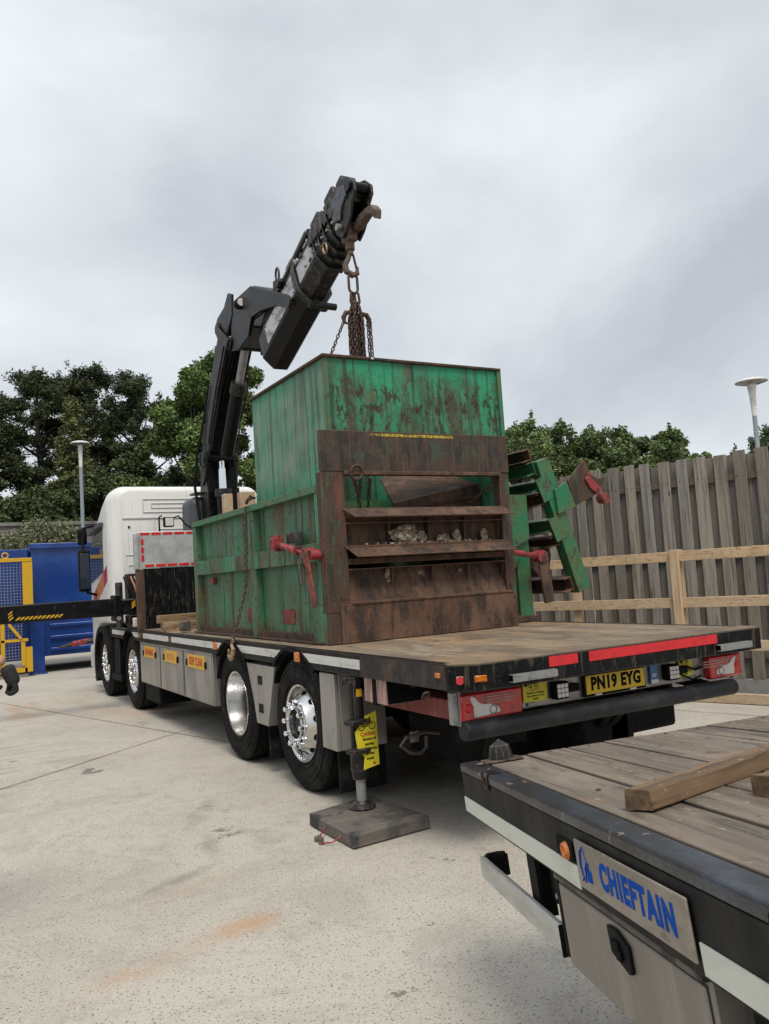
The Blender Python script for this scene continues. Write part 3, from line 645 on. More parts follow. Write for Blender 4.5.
# pale timber barrier
bt = thing('timber_barrier', (5.31, 1.95, 0), 'new pale timber post and rail barrier in front of the grey fence', 'barrier')
BE = Vector((-.322, .947, 0)); BN = Vector((-.947, -.322, 0)); B0 = Vector((5.31, 1.95, 0))
for k, (a, b) in enumerate([(.01, .115), (.58, .69), (1.055, 1.17), (1.585, 1.70)]):
    for j, (s0, s1) in enumerate([(-4.5, -1.2), (-1.195, 2.2 if k else 2.9), (2.205 if k else 2.905, 5.4), (5.405, 7)]):
        dz = random.uniform(-.012, .012)
        build('rail', planks([lambda mb: mb.bar(B0+BE*s0+Vector((0, 0, (a+b)/2+(dz if k else 0))), B0+BE*s1+Vector((0, 0, (a+b)/2+(dz if k else 0)-.01)), .045, b-a)], .85, 1.12), 'pale_timber', bt, bevel=.004)
for s_ in (-4.4, -1.2, .93, 2.25, 4.7, 6.8):
    p = B0+BE*s_-BN*.062
    build('post', planks([lambda mb: mb.bar((p.x, p.y, 0), (p.x, p.y, 1.72), .075, .1, up=BE)], .9, 1.1), 'pale_post', bt, bevel=.004)
    if s_ == .93:
        p = B0+BE*s_+BN*.048
        build('post', planks([lambda mb: mb.bar((p.x, p.y, .02), (p.x, p.y, 1.72), .045, .1, up=BE)], .95, 1.1), 'pale_post', bt, bevel=.004)

# ------------------------------------------------------------------ blue container with yellow cage gate
t = thing('blue_container', (2.2, 16.8, 0), 'glossy blue steel waste container with a leg at its left corner, behind the truck cab', 'container')
bx_ = MB().box((-.43, 15.62, .36), (5.6, 18.2, 2.78)); build('body', bx_, 'blue_paint', t, bevel=.03)
rb = MB()
for z in (.5, .76, 1.02): rb.box((-.1, 15.55, z-.035), (5.55, 15.64, z+.035))
rb.box((-.47, 15.54, 2.70), (5.64, 15.66, 2.82))
build('rib', rb, 'blue_paint', t, bevel=.012)
for x, w in ((-.5, .28), (5.3, .28)):
    build('leg', MB().box((x, 15.5, .0), (x+w, 15.75, 1.25)).box((x-.04, 15.44, 0), (x+w+.04, 15.8, .03)), 'blue_paint', t, bevel=.01)
build('side_hopper', MB().box((-3.6, 15.8, .3), (-.46, 18.0, 2.72)), 'blue_paint', t, bevel=.03)
t = thing('cage_gate', (-1.6, 15.2, 0), 'yellow framed wire mesh cage gate at the left edge, in front of the blue container', 'gate')
gm = MB(); y0 = 15.2
gm.box((-.66, y0-.04, 1.3), (-.46, y0+.04, 2.42)).box((-3.2, y0-.05, 2.42), (-.47, y0+.05, 2.50)).box((-3.2, y0-.04, .10), (-.6, y0+.04, .2)).box((-.66, y0-.04, .1), (-.5, y0+.04, .62))
gm.box((-1.11, y0-.06, .2), (-1.03, y0+.02, 1.24)).box((-3.2, y0-.06, 1.22), (-.78, y0+.02, 1.30)).box((-2.3, y0-.06, .74), (-.58, y0+.02, .80)).box((-.72, y0-.06, .24), (-.64, y0+.02, .73))
gm.bar((-.95, y0-.06, 1.12), (-.72, y0-.06, .80), .05, .06)
build('frame', gm, 'yellow_paint', t, bevel=.006)
wm = MB()
for i in range(41):
    x = -.70-i*.062; wm.cyl((x, y0, .15), (x, y0, 2.44), .004, n=4)
for i in range(37):
    z = .2+i*.062; wm.cyl((-3.2, y0+.006, z), (-.68, y0+.006, z), .004, n=4)
build('mesh_panel', wm, 'mesh_wire', t)
build('lifting_eye', MB().tube([(-.98+.06*math.cos(a/8*6.283), y0, 2.56+.06*math.sin(a/8*6.283)) for a in range(8)], .016, 6, closed=True), 'yellow_paint', t)

# red hydraulic tool on the ground between container and cab
t = thing('tow_arm', (-.1, 14.6, .6), 'red and grey tow arm in front of the blue container', 'tow arm')
build('arm', MB().tube([(-.25, 13.2, .66), (.05, 13.25, .70), (.75, 13.0, .80)], [.02, .05, .04], 8), 'crane_worn', t)
build('red_cover', MB().obox((.15, 13.18, .72), (.34, .1, .10), (1, .1, .12)), 'red_paint', t, bevel=.02)
build('stand', MB().box((.6, 12.95, .0), (.75, 13.1, .80)).box((.4, 12.8, 0), (1.0, 13.2, .03)), 'black_paint', t, bevel=.01)

# ------------------------------------------------------------------ TRUCK
TR = thing('flatbed_truck', (1.275, 5, 0), 'white cabbed four axle flatbed truck with polished wheels and a plank deck', 'truck')
H = 1.114; WY = (2.33, 3.83, 8.17, 10.11); LEN = 9.4
def arch_cut(y):  # height of the lower edge of the side rail
    z = .97
    for w in WY[:3]:
        d = abs(y-w)
        if d < .60: z = max(z, .52+math.sqrt(.36-d*d))
    return min(z, 1.085)
# deck
fr = []; edges = [.075+i*.1714 for i in range(15)]
for i in range(14):
    fr.append(lambda mb, a=edges[i], b=edges[i+1]: mb.box((a+.002, .34, H-.03), (b-.002, 7.62, H)))
fr.append(lambda mb: mb.prism([(.13, .006), (2.50, .006), (2.54, .04), (2.54, .168), (.01, .168), (.01, .12)], 2, H-.03, H+.003))
fr.append(lambda mb: mb.box((.075, .173, H-.03), (2.475, .336, H+.001)))
build('deck', planks(fr, .85, 1.2), 'deck_wood', TR, bevel=.002)
# side rails (polygon in y,z with arch cut-outs)
ys = [i*.05 for i in range(3, int(LEN/.05)+1)]
for x0, x1 in ((0, .07), (2.48, 2.55)):
    mb = MB()
    for a, b in zip(ys[:-1], ys[1:]):
        za, zb = arch_cut(a), arch_cut(b)
        mb.add([(x0,a,za),(x1,a,za),(x1,b,zb),(x0,b,zb),(x0,a,H),(x1,a,H),(x1,b,H),(x0,b,H)], [(0,3,2,1),(4,5,6,7),(0,4,7,3),(1,2,6,5)])
    mb.add([(x0,ys[0],.97),(x1,ys[0],.97),(x1,ys[0],H),(x0,ys[0],H)], [(0,1,2,3)]); mb.add([(x0,LEN,.97),(x1,LEN,.97),(x1,LEN,H),(x0,LEN,H)], [(0,1,2,3)])
    build('side_rail', mb, 'black_paint', TR, ang=30)
# rusty section at the rear near side, chamfered corner and rear bolster
build('rear_bolster', MB().prism([(.12, 0), (2.52, 0), (2.55, .03), (2.55, .15), (2.46, .15), (2.46, .09), (.15, .09), (.08, .15), (0, .15), (0, .12)], 2, .965, H-.004), 'black_paint', TR, bevel=.004)
M_['side_patch'] = layered('side_patch', (.018, .016, .015), [dict(c=(.06, .036, .024), s=(6, 6, 5), lo=.40, hi=.62, amt=.85), dict(c=(.09, .075, .06), s=(30, 30, 6), lo=.54, hi=.7, amt=.6)], rough=.8, bump=.3)
build('rusty_side_patch', MB().box((-.004, .15, .972), (.001, 1.16, H-.006)), 'side_patch', TR)
# white tape on near side rail
def tape(y0, y1):
    mb = MB(); n_ = max(2, int((y1-y0)/.05)); pts = []
    for i in range(n_+1):
        y = y0+(y1-y0)*i/n_; lo = max(1.018, arch_cut(y)+.004); pts.append((y, lo, 1.082))
    for x in (-.005,):
        for (a, la, ha), (b, lb, hb) in zip(pts[:-1], pts[1:]):
            if ha-la < .004 and hb-lb < .004: continue
            mb.add([(x,a,la),(x,b,lb),(x,b,hb),(x,a,ha),(-.001,a,la),(-.001,b,lb),(-.001,b,hb),(-.001,a,ha)], [(0,1,2,3),(4,7,6,5),(0,4,5,1),(3,2,6,7)])
    return mb
for a, b in ((1.17, 2.13), (2.54, 3.62), (4.05, 4.20), (4.32, 4.98), (4.99, 5.9), (6.02, 7.3), (7.55, 9.3)): build('reflective_tape', tape(a, b), 'tape_white', TR)
for y in (2.21, 4.26, 5.96, 7.42):
    build('side_marker', MB().box((-.014, y-.045, 1.01), (.002, y+.045, 1.085)), 'rust_edge' if y > 5 else 'amber_lens', TR, bevel=.004)
    build('side_marker', MB().box((-.019, y-.022, 1.03), (-.013, y+.022, 1.065)), 'amber_lens', TR, bevel=.004)
# mudguards
def arch(yc, x0, x1, r=.575, a0=8, a1=172, mat='plastic_black', th=.02):
    mb = MB(); n_ = 22; vs = []
    for i in range(n_+1):
        a = R(a0+(a1-a0)*i/n_); c_, s__ = math.cos(a), math.sin(a)
        for (x, rr) in ((x0, r), (x1, r), (x1, r-th), (x0, r-th)): vs.append((x, yc+rr*c_, .52+rr*s__))
    fs = []
    for i in range(n_):
        for k in range(4): fs.append((i*4+k, i*4+(k+1) % 4, (i+1)*4+(k+1) % 4, (i+1)*4+k))
    mb.add(vs, fs+[(0, 1, 2, 3), (n_*4+3, n_*4+2, n_*4+1, n_*4)])
    build('mudguard', mb, mat, TR, ang=30)
for y in WY[:3]:
    arch(y, .03, .62, a0=20, a1=160); arch(y, 1.93, 2.52, a0=20, a1=160); arch(y, -.006, .031, .60, 47, 133, th=.025)
# cab front wheel guard
for xa, xb in ((-.03, .35), (2.2, 2.58)):
    arch(WY[3], xa, xb, .60, -32, 178, th=.09)
# chassis
ch = MB()
for x in (.86, 1.62): ch.box((x, .35, .62), (x+.075, 11.0, .90))
for y in (.5, 1.5, 3.0, 4.6, 6.0, 7.0, 8.9): ch.box((.93, y, .66), (1.62, y+.08, .86))
for y in [.6+i*.75 for i in range(12)]: ch.box((.07, y, .94), (2.48, y+.07, H-.035))
build('chassis', ch, 'plastic_black', TR)
for y in WY: build('axle', MB().cyl((.3, y, .52), (2.25, y, .52), .06).cyl((1.1, y, .5), (1.45, y, .5), .17), 'plastic_black', TR)
for y in WY[:2]:
    for x in (.8, 1.75): build('air_spring', MB().cyl((x, y+.25, .5), (x, y+.25, .8), .12), 'plastic_black', TR)
for lo_, hi_ in (((.45, 4.5, .42), (.8, 7.4, .93)), ((1.8, 4.4, .38), (2.5, 6.2, .93)), ((.5, .75, .38), (.8, 1.45, .68)), ((1.75, .6, .4), (2.3, 1.5, .92)), ((.9, 1.0, .30), (1.7, 1.5, .62))):
    build('underbody_tank', MB().box(lo_, hi_), 'plastic_black', TR, bevel=.03)

# wheels -------------------------------------------------------------
def tyre_mb(w, r=.52, ri=.292, n=56):
    h = w/2
    prof = [(-h*.80, ri), (-h*.93, ri+.03), (-h, ri+.10), (-h*.985, r-.085), (-h*.93, r-.035), (-h*.80, r-.006)]
    g = []
    for k in range(4):
        x = -h*.62+k*h*.413; g += [(x-.022, r), (x-.012, r), (x-.009, r-.013), (x+.009, r-.013), (x+.012, r)]
    prof += g+[(h*.8, r-.006), (h*.93, r-.035), (h*.985, r-.085), (h, ri+.10), (h*.93, ri+.03), (h*.8, ri)]
    return MB().lathe(prof, (0, 0, 0), 0, n)
def raised(h, ri):   # sidewall rings and lettering-like ribs
    mb = MB()
    for rr in (ri+.045, ri+.11, ri+.155): mb.tube([(-h*1.0+(.004 if rr == ri+.045 else 0.001), rr*math.cos(a), rr*math.sin(a)) for a in [6.2832*i/48 for i in range(48)]], .0035, 5, closed=True)
    return mb
def wheel(y, side, dish):
    """side -1 near, +1 far; built pointing to -x and mirrored"""
    w = .315 if dish else .36 if y == WY[0] else .315
    xc = .035+w/2 if side < 0 else 2.55-.035-w/2
    org = Vector((xc, y, .52)); fl = Matrix.Identity(4) if side < 0 else Matrix.Rotation(math.pi, 4, 'Z')
    fl = Matrix.Translation(org) @ fl @ Matrix.Rotation(R(17*y), 4, 'X')
    def part(name, mb, mat, par, **k):
        mb.xf(fl); o = bpy.data.objects.new('x', None)
        return build(name, mb, mat, par, **k)
    tm = tyre_mb(w); tm.xf(fl)
    wh = build('wheel', tm, 'rubber', TR, ang=28)
    ORG[wh.name] = ORG[TR.name]
    h = w/2
    part('sidewall_ring', raised(h, .292), 'rubber', wh)
    if dish:   # deep dished drive wheel with hub far inside
        part('rim', MB().lathe([(-h*.86, .305), (-h*.93, .300), (-h*.90, .285), (-h*.5, .275), (-h*.1, .255), (h*.75, .245), (h*.8, .10), (h*.86, .10), (h*.86, .29)], (0, 0, 0), 0, 48), 'alloy', wh)
        part('hub', MB().lathe([(h*.8, .001), (-h*.05, .001), (-h*.15, .06), (-h*.05, .12), (h*.5, .13), (h*.8, .16)], (0, 0, 0), 0, 32), 'crane_worn', wh)
        for i in range(10 if side < 0 else 0):
            a = i*math.pi/5; p = (0, .165*math.cos(a), .165*math.sin(a)); part('wheel_nut', MB().cyl((h*.8, p[1], p[2]), (h*.25, p[1], p[2]), .021, .017, 8), 'chrome', wh)
        # inner twin tyre
        t2 = tyre_mb(.315).xf(fl @ Matrix.Translation((.345, 0, 0))); i2 = build('inner_tyre', t2, 'rubber', wh, ang=28)
    else:
        f = -h*.55-(.042 if y == WY[0] else .004)
        part('rim', MB().lathe([(-h*.86, .305), (-h*.94, .300), (-h*.90, .284), (-h*.70, .276), (-h*.52, .262), (f-.030, .205), (f-.06, .19), (f-.06, .13), (f-.02, .125), (h*.8, .125), (h*.86, .30)], (0, 0, 0), 0, 56), 'alloy', wh)
        hl = MB()
        for i in range(10):
            a = (i+.5)*math.pi/5; cy_, cz_ = .238*math.cos(a), .238*math.sin(a)
            # dark hand hole plate following the cone
            x0_, x1_ = -h*.52, f-.030; dr_ = .262-.205; dx_ = x0_-x1_; nl = math.hypot(dr_, dx_); nrm = Vector((-dr_/nl, dx_/nl*math.cos(a), dx_/nl*math.sin(a))); c_ = Vector(((x0_+x1_)/2, .2335*math.cos(a), .2335*math.sin(a)))
            hl.cyl(c_-nrm*.004, c_+nrm*.005, .027, n=16)
        part('hand_hole', hl, 'ink_black', wh)
        part('hub', MB().lathe([(h*.5, .001), (f-.035, .001), (f-.04, .07), (f-.028, .085), (f-.012, .118), (h*.5, .118)], (0, 0, 0), 0, 32), 'crane_worn', wh)
        for i in range(10 if side < 0 else 0):
            nq = 1 if y == WY[0] else .55; nb = MB(); a = i*math.pi/5; p = (0, .162*math.cos(a), .162*math.sin(a))
            nb.lathe([(nq*a_, b_) for a_, b_ in [(0, .001), (0, .024), (-.014, .026), (-.02, .021), (-.036, .020), (-.040, .023), (-.052, .021), (-.060, .010), (-.061, .001)]], (f-.058, p[1], p[2]), 0, 12, closed=False)
            part('wheel_nut', nb, 'chrome', wh)
        part('hub_ring', MB().lathe([(f-.055, .122), (f-.075, .124), (f-.078, .114), (f-.05, .112)], (0, 0, 0), 0, 40), 'chrome', wh)
for i, y in enumerate(WY):
    for sd_ in (-1, 1): wheel(y, sd_, i == 1)

# side panels and boxes
sb = MB().box((.02, 4.44, .43), (.05, 7.58, .955)); sb.box((.05, 4.44, .43), (.44, 4.47, .955)).box((.05, 7.55, .43), (.44, 7.58, .955))
sb.box((.012, 4.44, .945), (.44, 7.58, .962))
tb = build('side_locker', sb, 'stainless', TR, bevel=.004)
for y in (5.49, 6.53):
    build('locker_seam', MB().box((.0165, y-.004, .44), (.0205, y+.004, .94)), 'ink_black', TR)
for y0, y1 in ((4.46, 5.46), (5.52, 6.50), (6.56, 7.56)): build('locker_door', MB().box((.012, y0+.01, .445), (.0205, y1-.01, .935)), 'stainless', TR, bevel=.003)
for (yc, s_, wd) in ((7.03, 'WARNING', .56), (6.0, 'STAND', .54), (4.98, 'KEEP CLEAR', .62)):
    pl = build('warning_sign', MB().box((.004, yc-wd/2, .775), (.0125, yc+wd/2, .915)), 'yellow_hazard', TR, bevel=.002)
    if s_ != 'STAND': text_obj('lettering', s_, .115, (.0035, yc, .845), (0, -1, 0), (0, 0, 1), 'ink_red', pl, bold=.0025, sx=.78)
    else:
        mb = MB()
        for i in range(6): mb.box((.0015, yc-.17+i*.06, .81), (.004, yc-.135+i*.06, .88))
        build('worn_lettering', mb, 'orange', pl)
    for yy in (yc-wd/2-.03, yc+wd/2+.03):
        build('sign_clip', MB().box((-.004, yy-.02, .79), (.013, yy+.02, .86)), 'plastic_black', TR, bevel=.004)
# panels between and behind rear wheels
def yzprism(pts, x0, x1): return MB().prism(pts, 0, x0, x1)
build('wheel_infill_panel', yzprism([(2.96, .42), (3.22, .42), (3.28, .62), (3.42, .93), (2.76, .93), (2.88, .62)], .015, .22), 'stainless', TR, bevel=.004)
for z in (.52, .76):
    build('panel_slot', MB().box((.0105, 3.05, z), (.016, 3.15, z+.075)), 'rubber', TR)
build('wheel_infill_panel', MB().box((.012, 1.62, .41), (.05, 1.86, .955)).box((.05, 1.62, .41), (.42, 1.65, .955)), 'stainless', TR, bevel=.006)
build('mud_flap', MB().box((.06, 1.70, .10), (.44, 1.72, .50)), 'rubber', TR)
build('mud_flap', MB().box((.06, 3.05, .12), (.44, 3.07, .46)), 'rubber', TR)
build('mud_flap', MB().box((.06, 7.52, .12), (.5, 7.54, .5)), 'rubber', TR)
build('mud_flap', MB().box((2.1, 1.70, .10), (2.5, 1.72, .6)), 'rubber', TR)
build('corner_locker', MB().box((.05, 6.75, .2), (.45, 7.5, .44)), 'plastic_black', TR, bevel=.02)
# battery box between the front axles
build('side_bracket', MB().box((.02, 8.9, .4), (.1, 9.3, .95)).box((.0, 8.75, .33), (.12, 9.45, .42)), 'plastic_black', TR, bevel=.01)
build('side_bracket', MB().box((.05, 9.0, .95), (.14, 9.1, 1.06)).box((.05, 8.92, .5), (.13, 8.96, 1.06)), 'rust_edge', TR, bevel=.005)
# locker behind the stabiliser and red slatted tray
build('strapped_locker', MB().box((.02, .88, .81), (.30, 1.17, .985)), 'pink_old', TR, bevel=.006)
build('locker_strap', MB().box((.014, 1.0, .80), (.31, 1.05, .99)), 'ink_black', TR, bevel=.003)
build('locker_end', MB().box((.03, .872, .815), (.295, .879, .98)), 'plastic_black', TR)
mb = MB()
for i in range(16): mb.box((.3, .35+i*.075, .72), (.56, .35+i*.075+.055, .84))
mb.box((.305, .36, .715), (.55, 1.53, .83)); build('slatted_tray', mb, 'red_tray', TR, bevel=.006)
# lashing rings under the side rail
for y, in ((1.41,), (.37,)):
    mb = MB(); link_mb(mb, (.0, y, .925), (.3, .8, -.5), (1, 0, 0), .10, .05, .007, 6, 6); build('lashing_ring', mb, 'chain_dark', TR)
mb = MB().tube([(.35, .8, .60), (.24, .8, .625), (.10, .8, .61), (.06, .8, .565), (.13, .8, .51), (.20, .8, .50), (.245, .8, .53), (.25, .8, .60)], .011, 7); build('bent_rod', mb, 'chain_dark', TR)
build('reflector_card', MB().box((.32, 1.12, .50), (.39, 1.123, .57)), 'steel_grey', TR)
build('red_handle', MB().tube([(.62, .5, .62), (.48, .42, .70)], .012), 'red_paint', TR)
build('tow_plate', MB().box((.45, .42, .55), (.75, .45, .86)), 'plastic_black', TR)

# rear stabiliser leg
sx_, sy_ = .03, 1.32
build('stabiliser_leg', MB().cyl((sx_, sy_, .42), (sx_, sy_, .96), .048, n=24).cyl((sx_-.045, sy_-.02, .45), (sx_-.045, sy_-.02, .93), .018).cyl((sx_, sy_, .34), (sx_, sy_, .45), .062, n=24).cyl((sx_, sy_, .28), (sx_, sy_, .34), .052, .06, 24), 'crane_worn', TR)
build('stabiliser_clamp', MB().obox((sx_-.03, sy_-.05, .665), (.15, .10, .035), (1, .2, 0), (0, 1, 0)).obox((sx_-.03, sy_-.05, .475), (.14, .10, .035), (1, .2, 0), (0, 1, 0)), 'crane_worn', TR, bevel=.008)
build('stabiliser_rod', MB().cyl((sx_, sy_, .12), (sx_, sy_, .29), .034, n=24), 'steel_grey', TR)
build('stabiliser_foot', MB().lathe([(.088, .001), (.088, .085), (.10, .092), (.118, .085), (.122, .06), (.14, .045), (.14, .001)], (sx_, sy_, 0), 2, 32), 'crane_worn', TR)
build('stabiliser_tag', MB().box((sx_-.02, sy_-.052, .83), (sx_+.02, sy_-.047, .88)), 'yellow_hazard', TR)
build('stabiliser_arm', MB().box((.0, 1.27, .86), (2.5, 1.37, .955)), 'black_paint', TR, bevel=.01)
# cyclist sign (plane facing the rear)
cs = build('cyclist_sign', MB().prism([(-.03, .60), (.055, .70), (.135, .725), (.14, .37), (.02, .35), (.03, .43), (-.02, .50)], 1, 1.243, 1.248), 'yellow_sign', TR)
bk = MB()
for cx_ in (.02, .10): bk.tube([(cx_+.024*math.cos(a), 1.2415, .633+.024*math.sin(a)) for a in [6.2832*i/20 for i in range(20)]], .0026, 4, closed=True)
for a, b in (((.02, .633), (.045, .668)), ((.045, .668), (.085, .665)), ((.045, .668), (.06, .633)), ((.06, .633), (.085, .665)), ((.02, .633), (.06, .633)), ((.10, .633), (.082, .685)), ((.045, .668), (.04, .684)), ((.032, .686), (.05, .686)), ((.075, .686), (.092, .684))):
    bk.cyl((a[0], 1.2415, a[1]), (b[0], 1.2415, b[1]), .0026, n=5)
build('bicycle_mark', bk, 'ink_black', cs)
text_obj('lettering', 'Cyclists', .036, (.062, 1.242, .583), (1, 0, 0), (0, 0, 1), 'ink_red', cs, bold=.0006)
for i, s_ in enumerate(('Beware of', 'passing', 'this vehicle', 'on the', 'inside')):
    text_obj('lettering', s_, .024, (.073, 1.242, .548-.032*i), (1, 0, 0), (0, 0, 1), 'ink_black', cs, bold=.0004)
build('red_dot', MB().cyl((.102, 1.243, .385), (.102, 1.2405, .385), .009), 'ink_red', cs)

# rear end --------------------------------------------------------------
yr = .2
build('rear_panel', MB().box((.09, yr+.005, .79), (2.46, yr+.03, .965)).box((.085, yr-.04, .76), (.10, yr+.03, .965)), 'stainless', TR, bevel=.003)
for a, b in ((.62, .84), (.93, 2.07)):
    build('red_tape', MB().box((a, -.004, 1.045), (b, .001, 1.103)), 'tape_red', TR)
for a, b in ((.32, .645), (2.05, 2.37)):
    mb = MB()
    x0, x1, z0, z1, w, d = a, b, .992, 1.034, .004, .045
    mb.box((x0, -d, z1-w), (x1, -.001, z1)).box((x0, -d, z0), (x1, -.001, z0+w)).box((x0, -d, z0+w), (x1, -d+w, z1-w))
    build('rub_rail', mb, 'steel_grey', TR, bevel=.0015)
# corner markers
ck = Vector((.065, .065, 0)); 
for (p, q, mat, sz) in (((.0, .22, 1.05), (-1, 0, 0), 'amber_lens', (.05, .03)), ((.05, .08, 1.03), (-.7, -.7, 0), 'pink_old', (.04, .04)), ((.13, 0, 1.035), (-.3, -1, 0), 'amber_lens', (.07, .035))):
    d = Vector(q).normalized(); build('corner_marker', MB().obox(Vector(p)+d*.006, (.012, sz[1], sz[0]), d, (0, 0, 1)), mat, TR, bevel=.004)
build('corner_marker', MB().cyl((.04, .06, 1.03), (.015, .035, 1.03), .02, n=16), 'red_lens', TR)
# lamps
def taillamp(x0, x1, flip):
    f = build('tail_lamp', MB().box((x0, yr-.05, .78), (x1, yr+.004, .935)), 'red_lens', TR, bevel=.012)
    k = -1 if flip else 1; ox = x1 if flip else x0
    pts = [(.062, .915), (.075, .918), (.10, .905), (.125, .878), (.155, .866), (.20, .863), (.235, .855), (.262, .838), (.272, .812), (.20, .804), (.13, .801), (.088, .800), (.084, .83), (.086, .86), (.070, .89)]
    pts = [(ox+k*a, b) for a, b in pts]
    if flip: pts = pts[::-1]
    build('clear_lens', MB().prism(pts, 1, yr-.054, yr-.049), 'clear_lens', f, bevel=.001)
    build('lens_ring', MB().tube([(ox+k*.22+.024*math.cos(a), yr-.056, .83+.024*math.sin(a)) for a in [6.2832*i/20 for i in range(20)]], .003, 5, closed=True), 'steel_grey', f)
    build('lamp_bulb', MB().cyl((ox+k*.05, yr-.049, .855), (ox+k*.05, yr-.056, .855), .028, .018, 18), 'tape_red', f)
    mb = MB()
    for i in range(3): mb.box((ox+(.14 if k > 0 else -.40), yr-.0535, .90-.017*i), (ox+(.40 if k > 0 else -.14), yr-.05, .907-.017*i))
    build('lens_rib', mb, 'pink_old', f)
    build('lamp_bracket', MB().box((ox-k*.045 if k > 0 else ox+.005, yr-.03, .77), (ox-.005 if k > 0 else ox+.03, yr+.01, .95)), 'steel_grey', f, bevel=.003)
taillamp(.09, .53, False); taillamp(2.16, 2.49, True)
for x0, x1 in ((.565, .75), (1.90, 2.03)):
    sg = build('cyclist_notice', MB().box((x0, yr-.012, .825), (x1, yr-.006, .945)), 'yellow_sign', TR)
    xm = (x0+x1)/2; w_ = x1-x0
    mb = MB()
    for cx_ in (xm-.035, xm+.01): mb.tube([(cx_+.012*math.cos(a), yr-.014, .922+.012*math.sin(a)) for a in [6.2832*i/12 for i in range(12)]], .002, 4, closed=True)
    mb.box((xm-.035, yr-.0145, .93), (xm+.015, yr-.0125, .934)).box((x0+.01, yr-.0145, .92), (x0+.035, yr-.0125, .935)); build('bicycle_mark', mb, 'ink_black', sg)
    text_obj('lettering', 'Cyclists', .024, (xm, yr-.0125, .898), (1, 0, 0), (0, 0, 1), 'ink_red', sg, ext=.0005, sx=w_/.185)
    for i, s_ in enumerate(('Beware of passing', 'this vehicle on the', 'inside')):
        text_obj('lettering', s_, .0175, (xm, yr-.0125, .878-.018*i), (1, 0, 0), (0, 0, 1), 'ink_black', sg, ext=.0005, bold=.0003, sx=w_/.185)
build('notice_tab', MB().box((.60, yr-.01, .80), (.67, yr-.004, .82)), 'steel_grey', TR)
for x in (.83, 1.80):
    wl_ = build('work_light', MB().box((x-.055, yr-.06, .82), (x+.055, yr, .925)), 'plastic_black', TR, bevel=.012)
    mb = MB()
    for i in range(3):
        for j in range(3): mb.box((x-.042+i*.029, yr-.064, .832+j*.028), (x-.042+i*.029+.026, yr-.0595, .832+j*.028+.025))
    build('lens', mb, 'clear_lens', wl_, bevel=.002)
    build('bracket', MB().box((x+.07, yr-.04, .85), (x+.16, yr-.005, .90)), 'plastic_black', wl_, bevel=.01)
pl = build('number_plate', MB().box((1.05, yr-.03, .815), (1.555, yr-.02, .93)), 'yellow_plate', TR, bevel=.002)
build('plate_frame', MB().box((1.035, yr-.021, .80), (1.57, yr-.004, .94)), 'plastic_black', pl, bevel=.003)
text_obj('lettering', 'PN19 EYG', .108, (1.302, yr-.0305, .874), (1, 0, 0), (0, 0, 1), 'ink_black', pl, bold=.0048, sx=.84, spacing=1.1)
build('plate_lamp', MB().box((1.12, yr-.034, .803), (1.17, yr-.02, .814)).box((1.42, yr-.034, .803), (1.47, yr-.02, .814)), 'clear_lens', pl)
bs = build('blue_sticker', MB().box((1.625, yr-.015, .81), (1.695, yr-.006, .935)), 'blue_sticker', TR, bevel=.002)
build('sticker_band', MB().box((1.627, yr-.017, .813), (1.693, yr-.0145, .838)), 'white_ink', bs)
build('sticker_mark', MB().box((1.64, yr-.017, .87), (1.68, yr-.0145, .876)).box((1.64, yr-.017, .857), (1.675, yr-.0145, .863)), 'white_ink', bs)
build('cable', MB().tube([(1.86, .19, .88), (1.95, .16, .89), (2.05, .18, .86), (2.12, .19, .87)], .008).tube([(1.9, .19, .85), (2.0, .17, .80), (2.1, .18, .815)], .007), 'plastic_black', TR)
build('underrun_bar', MB().cyl((.09, .14, .735), (2.36, .14, .715), .055, n=28), 'bar_dark', TR, bevel=.008)
for x in (.35, .72, 1.85, 2.2): build('underrun_bracket', MB().bar((x, .17, .72), (x, .75, .80), .05, .07), 'plastic_black', TR, bevel=.006)
for x in (1.4, 1.5): build('hitch_strut', MB().bar((x, .3, .7), (x+.15, .9, .25), .06, .06), 'plastic_black', TR, bevel=.006)
build('drop_bracket', MB().bar((.3, .17, .70), (.3, .3, .35), .04, .04), 'plastic_black', TR, bevel=.006)
build('tow_hitch', MB().box((1.3, .5, .25), (1.72, 1.0, .62)), 'plastic_black', TR, bevel=.02)
build('spray_flap', MB().box((1.55, .5, .22), (1.75, .52, .60)), 'rubber', TR)

# headboard
hb = build('headboard', MB().box((.05, 7.64, 1.94), (2.5, 7.67, 2.44)).box((.0, 7.6, 1.93), (.05, 7.70, 2.42)), 'sheet_metal', TR, bevel=.006)
mb = MB(); x = .09
random.seed(5)
while x < 2.4:
    w = random.uniform(.09, .14)
    mb.box((x, 7.634, 2.395), (x+w, 7.6385, 2.428)); mb.box((x+.05, 7.634, 1.958), (x+.05+w, 7.6385, 1.99)); x += w+.03
z = 2.04
while z < 2.34:
    mb.box((.095, 7.634, z), (.13, 7.6385, z+.08)); z += .11
build('red_tape', mb, 'tape_red', hb)
build('lower_board', MB().box((.12, 7.66, H), (2.45, 7.69, 1.935)), layered('board_dark', (.02, .021, .025), [dict(c=(.07, .05, .038), s=(4, 4, 3), lo=.46, hi=.6, amt=.8), dict(c=(.08, .085, .09), s=(30, 30, 2), lo=.55, hi=.7, amt=.6)], rough=.5) and 'plastic_grey' if False else 'black_paint', TR)
build('corner_post', MB().box((.02, 7.62, H), (.12, 7.72, 1.93)), 'rust', TR, bevel=.005)
mb = MB()
for i in range(9): mb.box((.5+i*.2, 7.652, H), (.53+i*.2, 7.66, 1.92))
build('board_rib', mb, 'black_paint', TR)

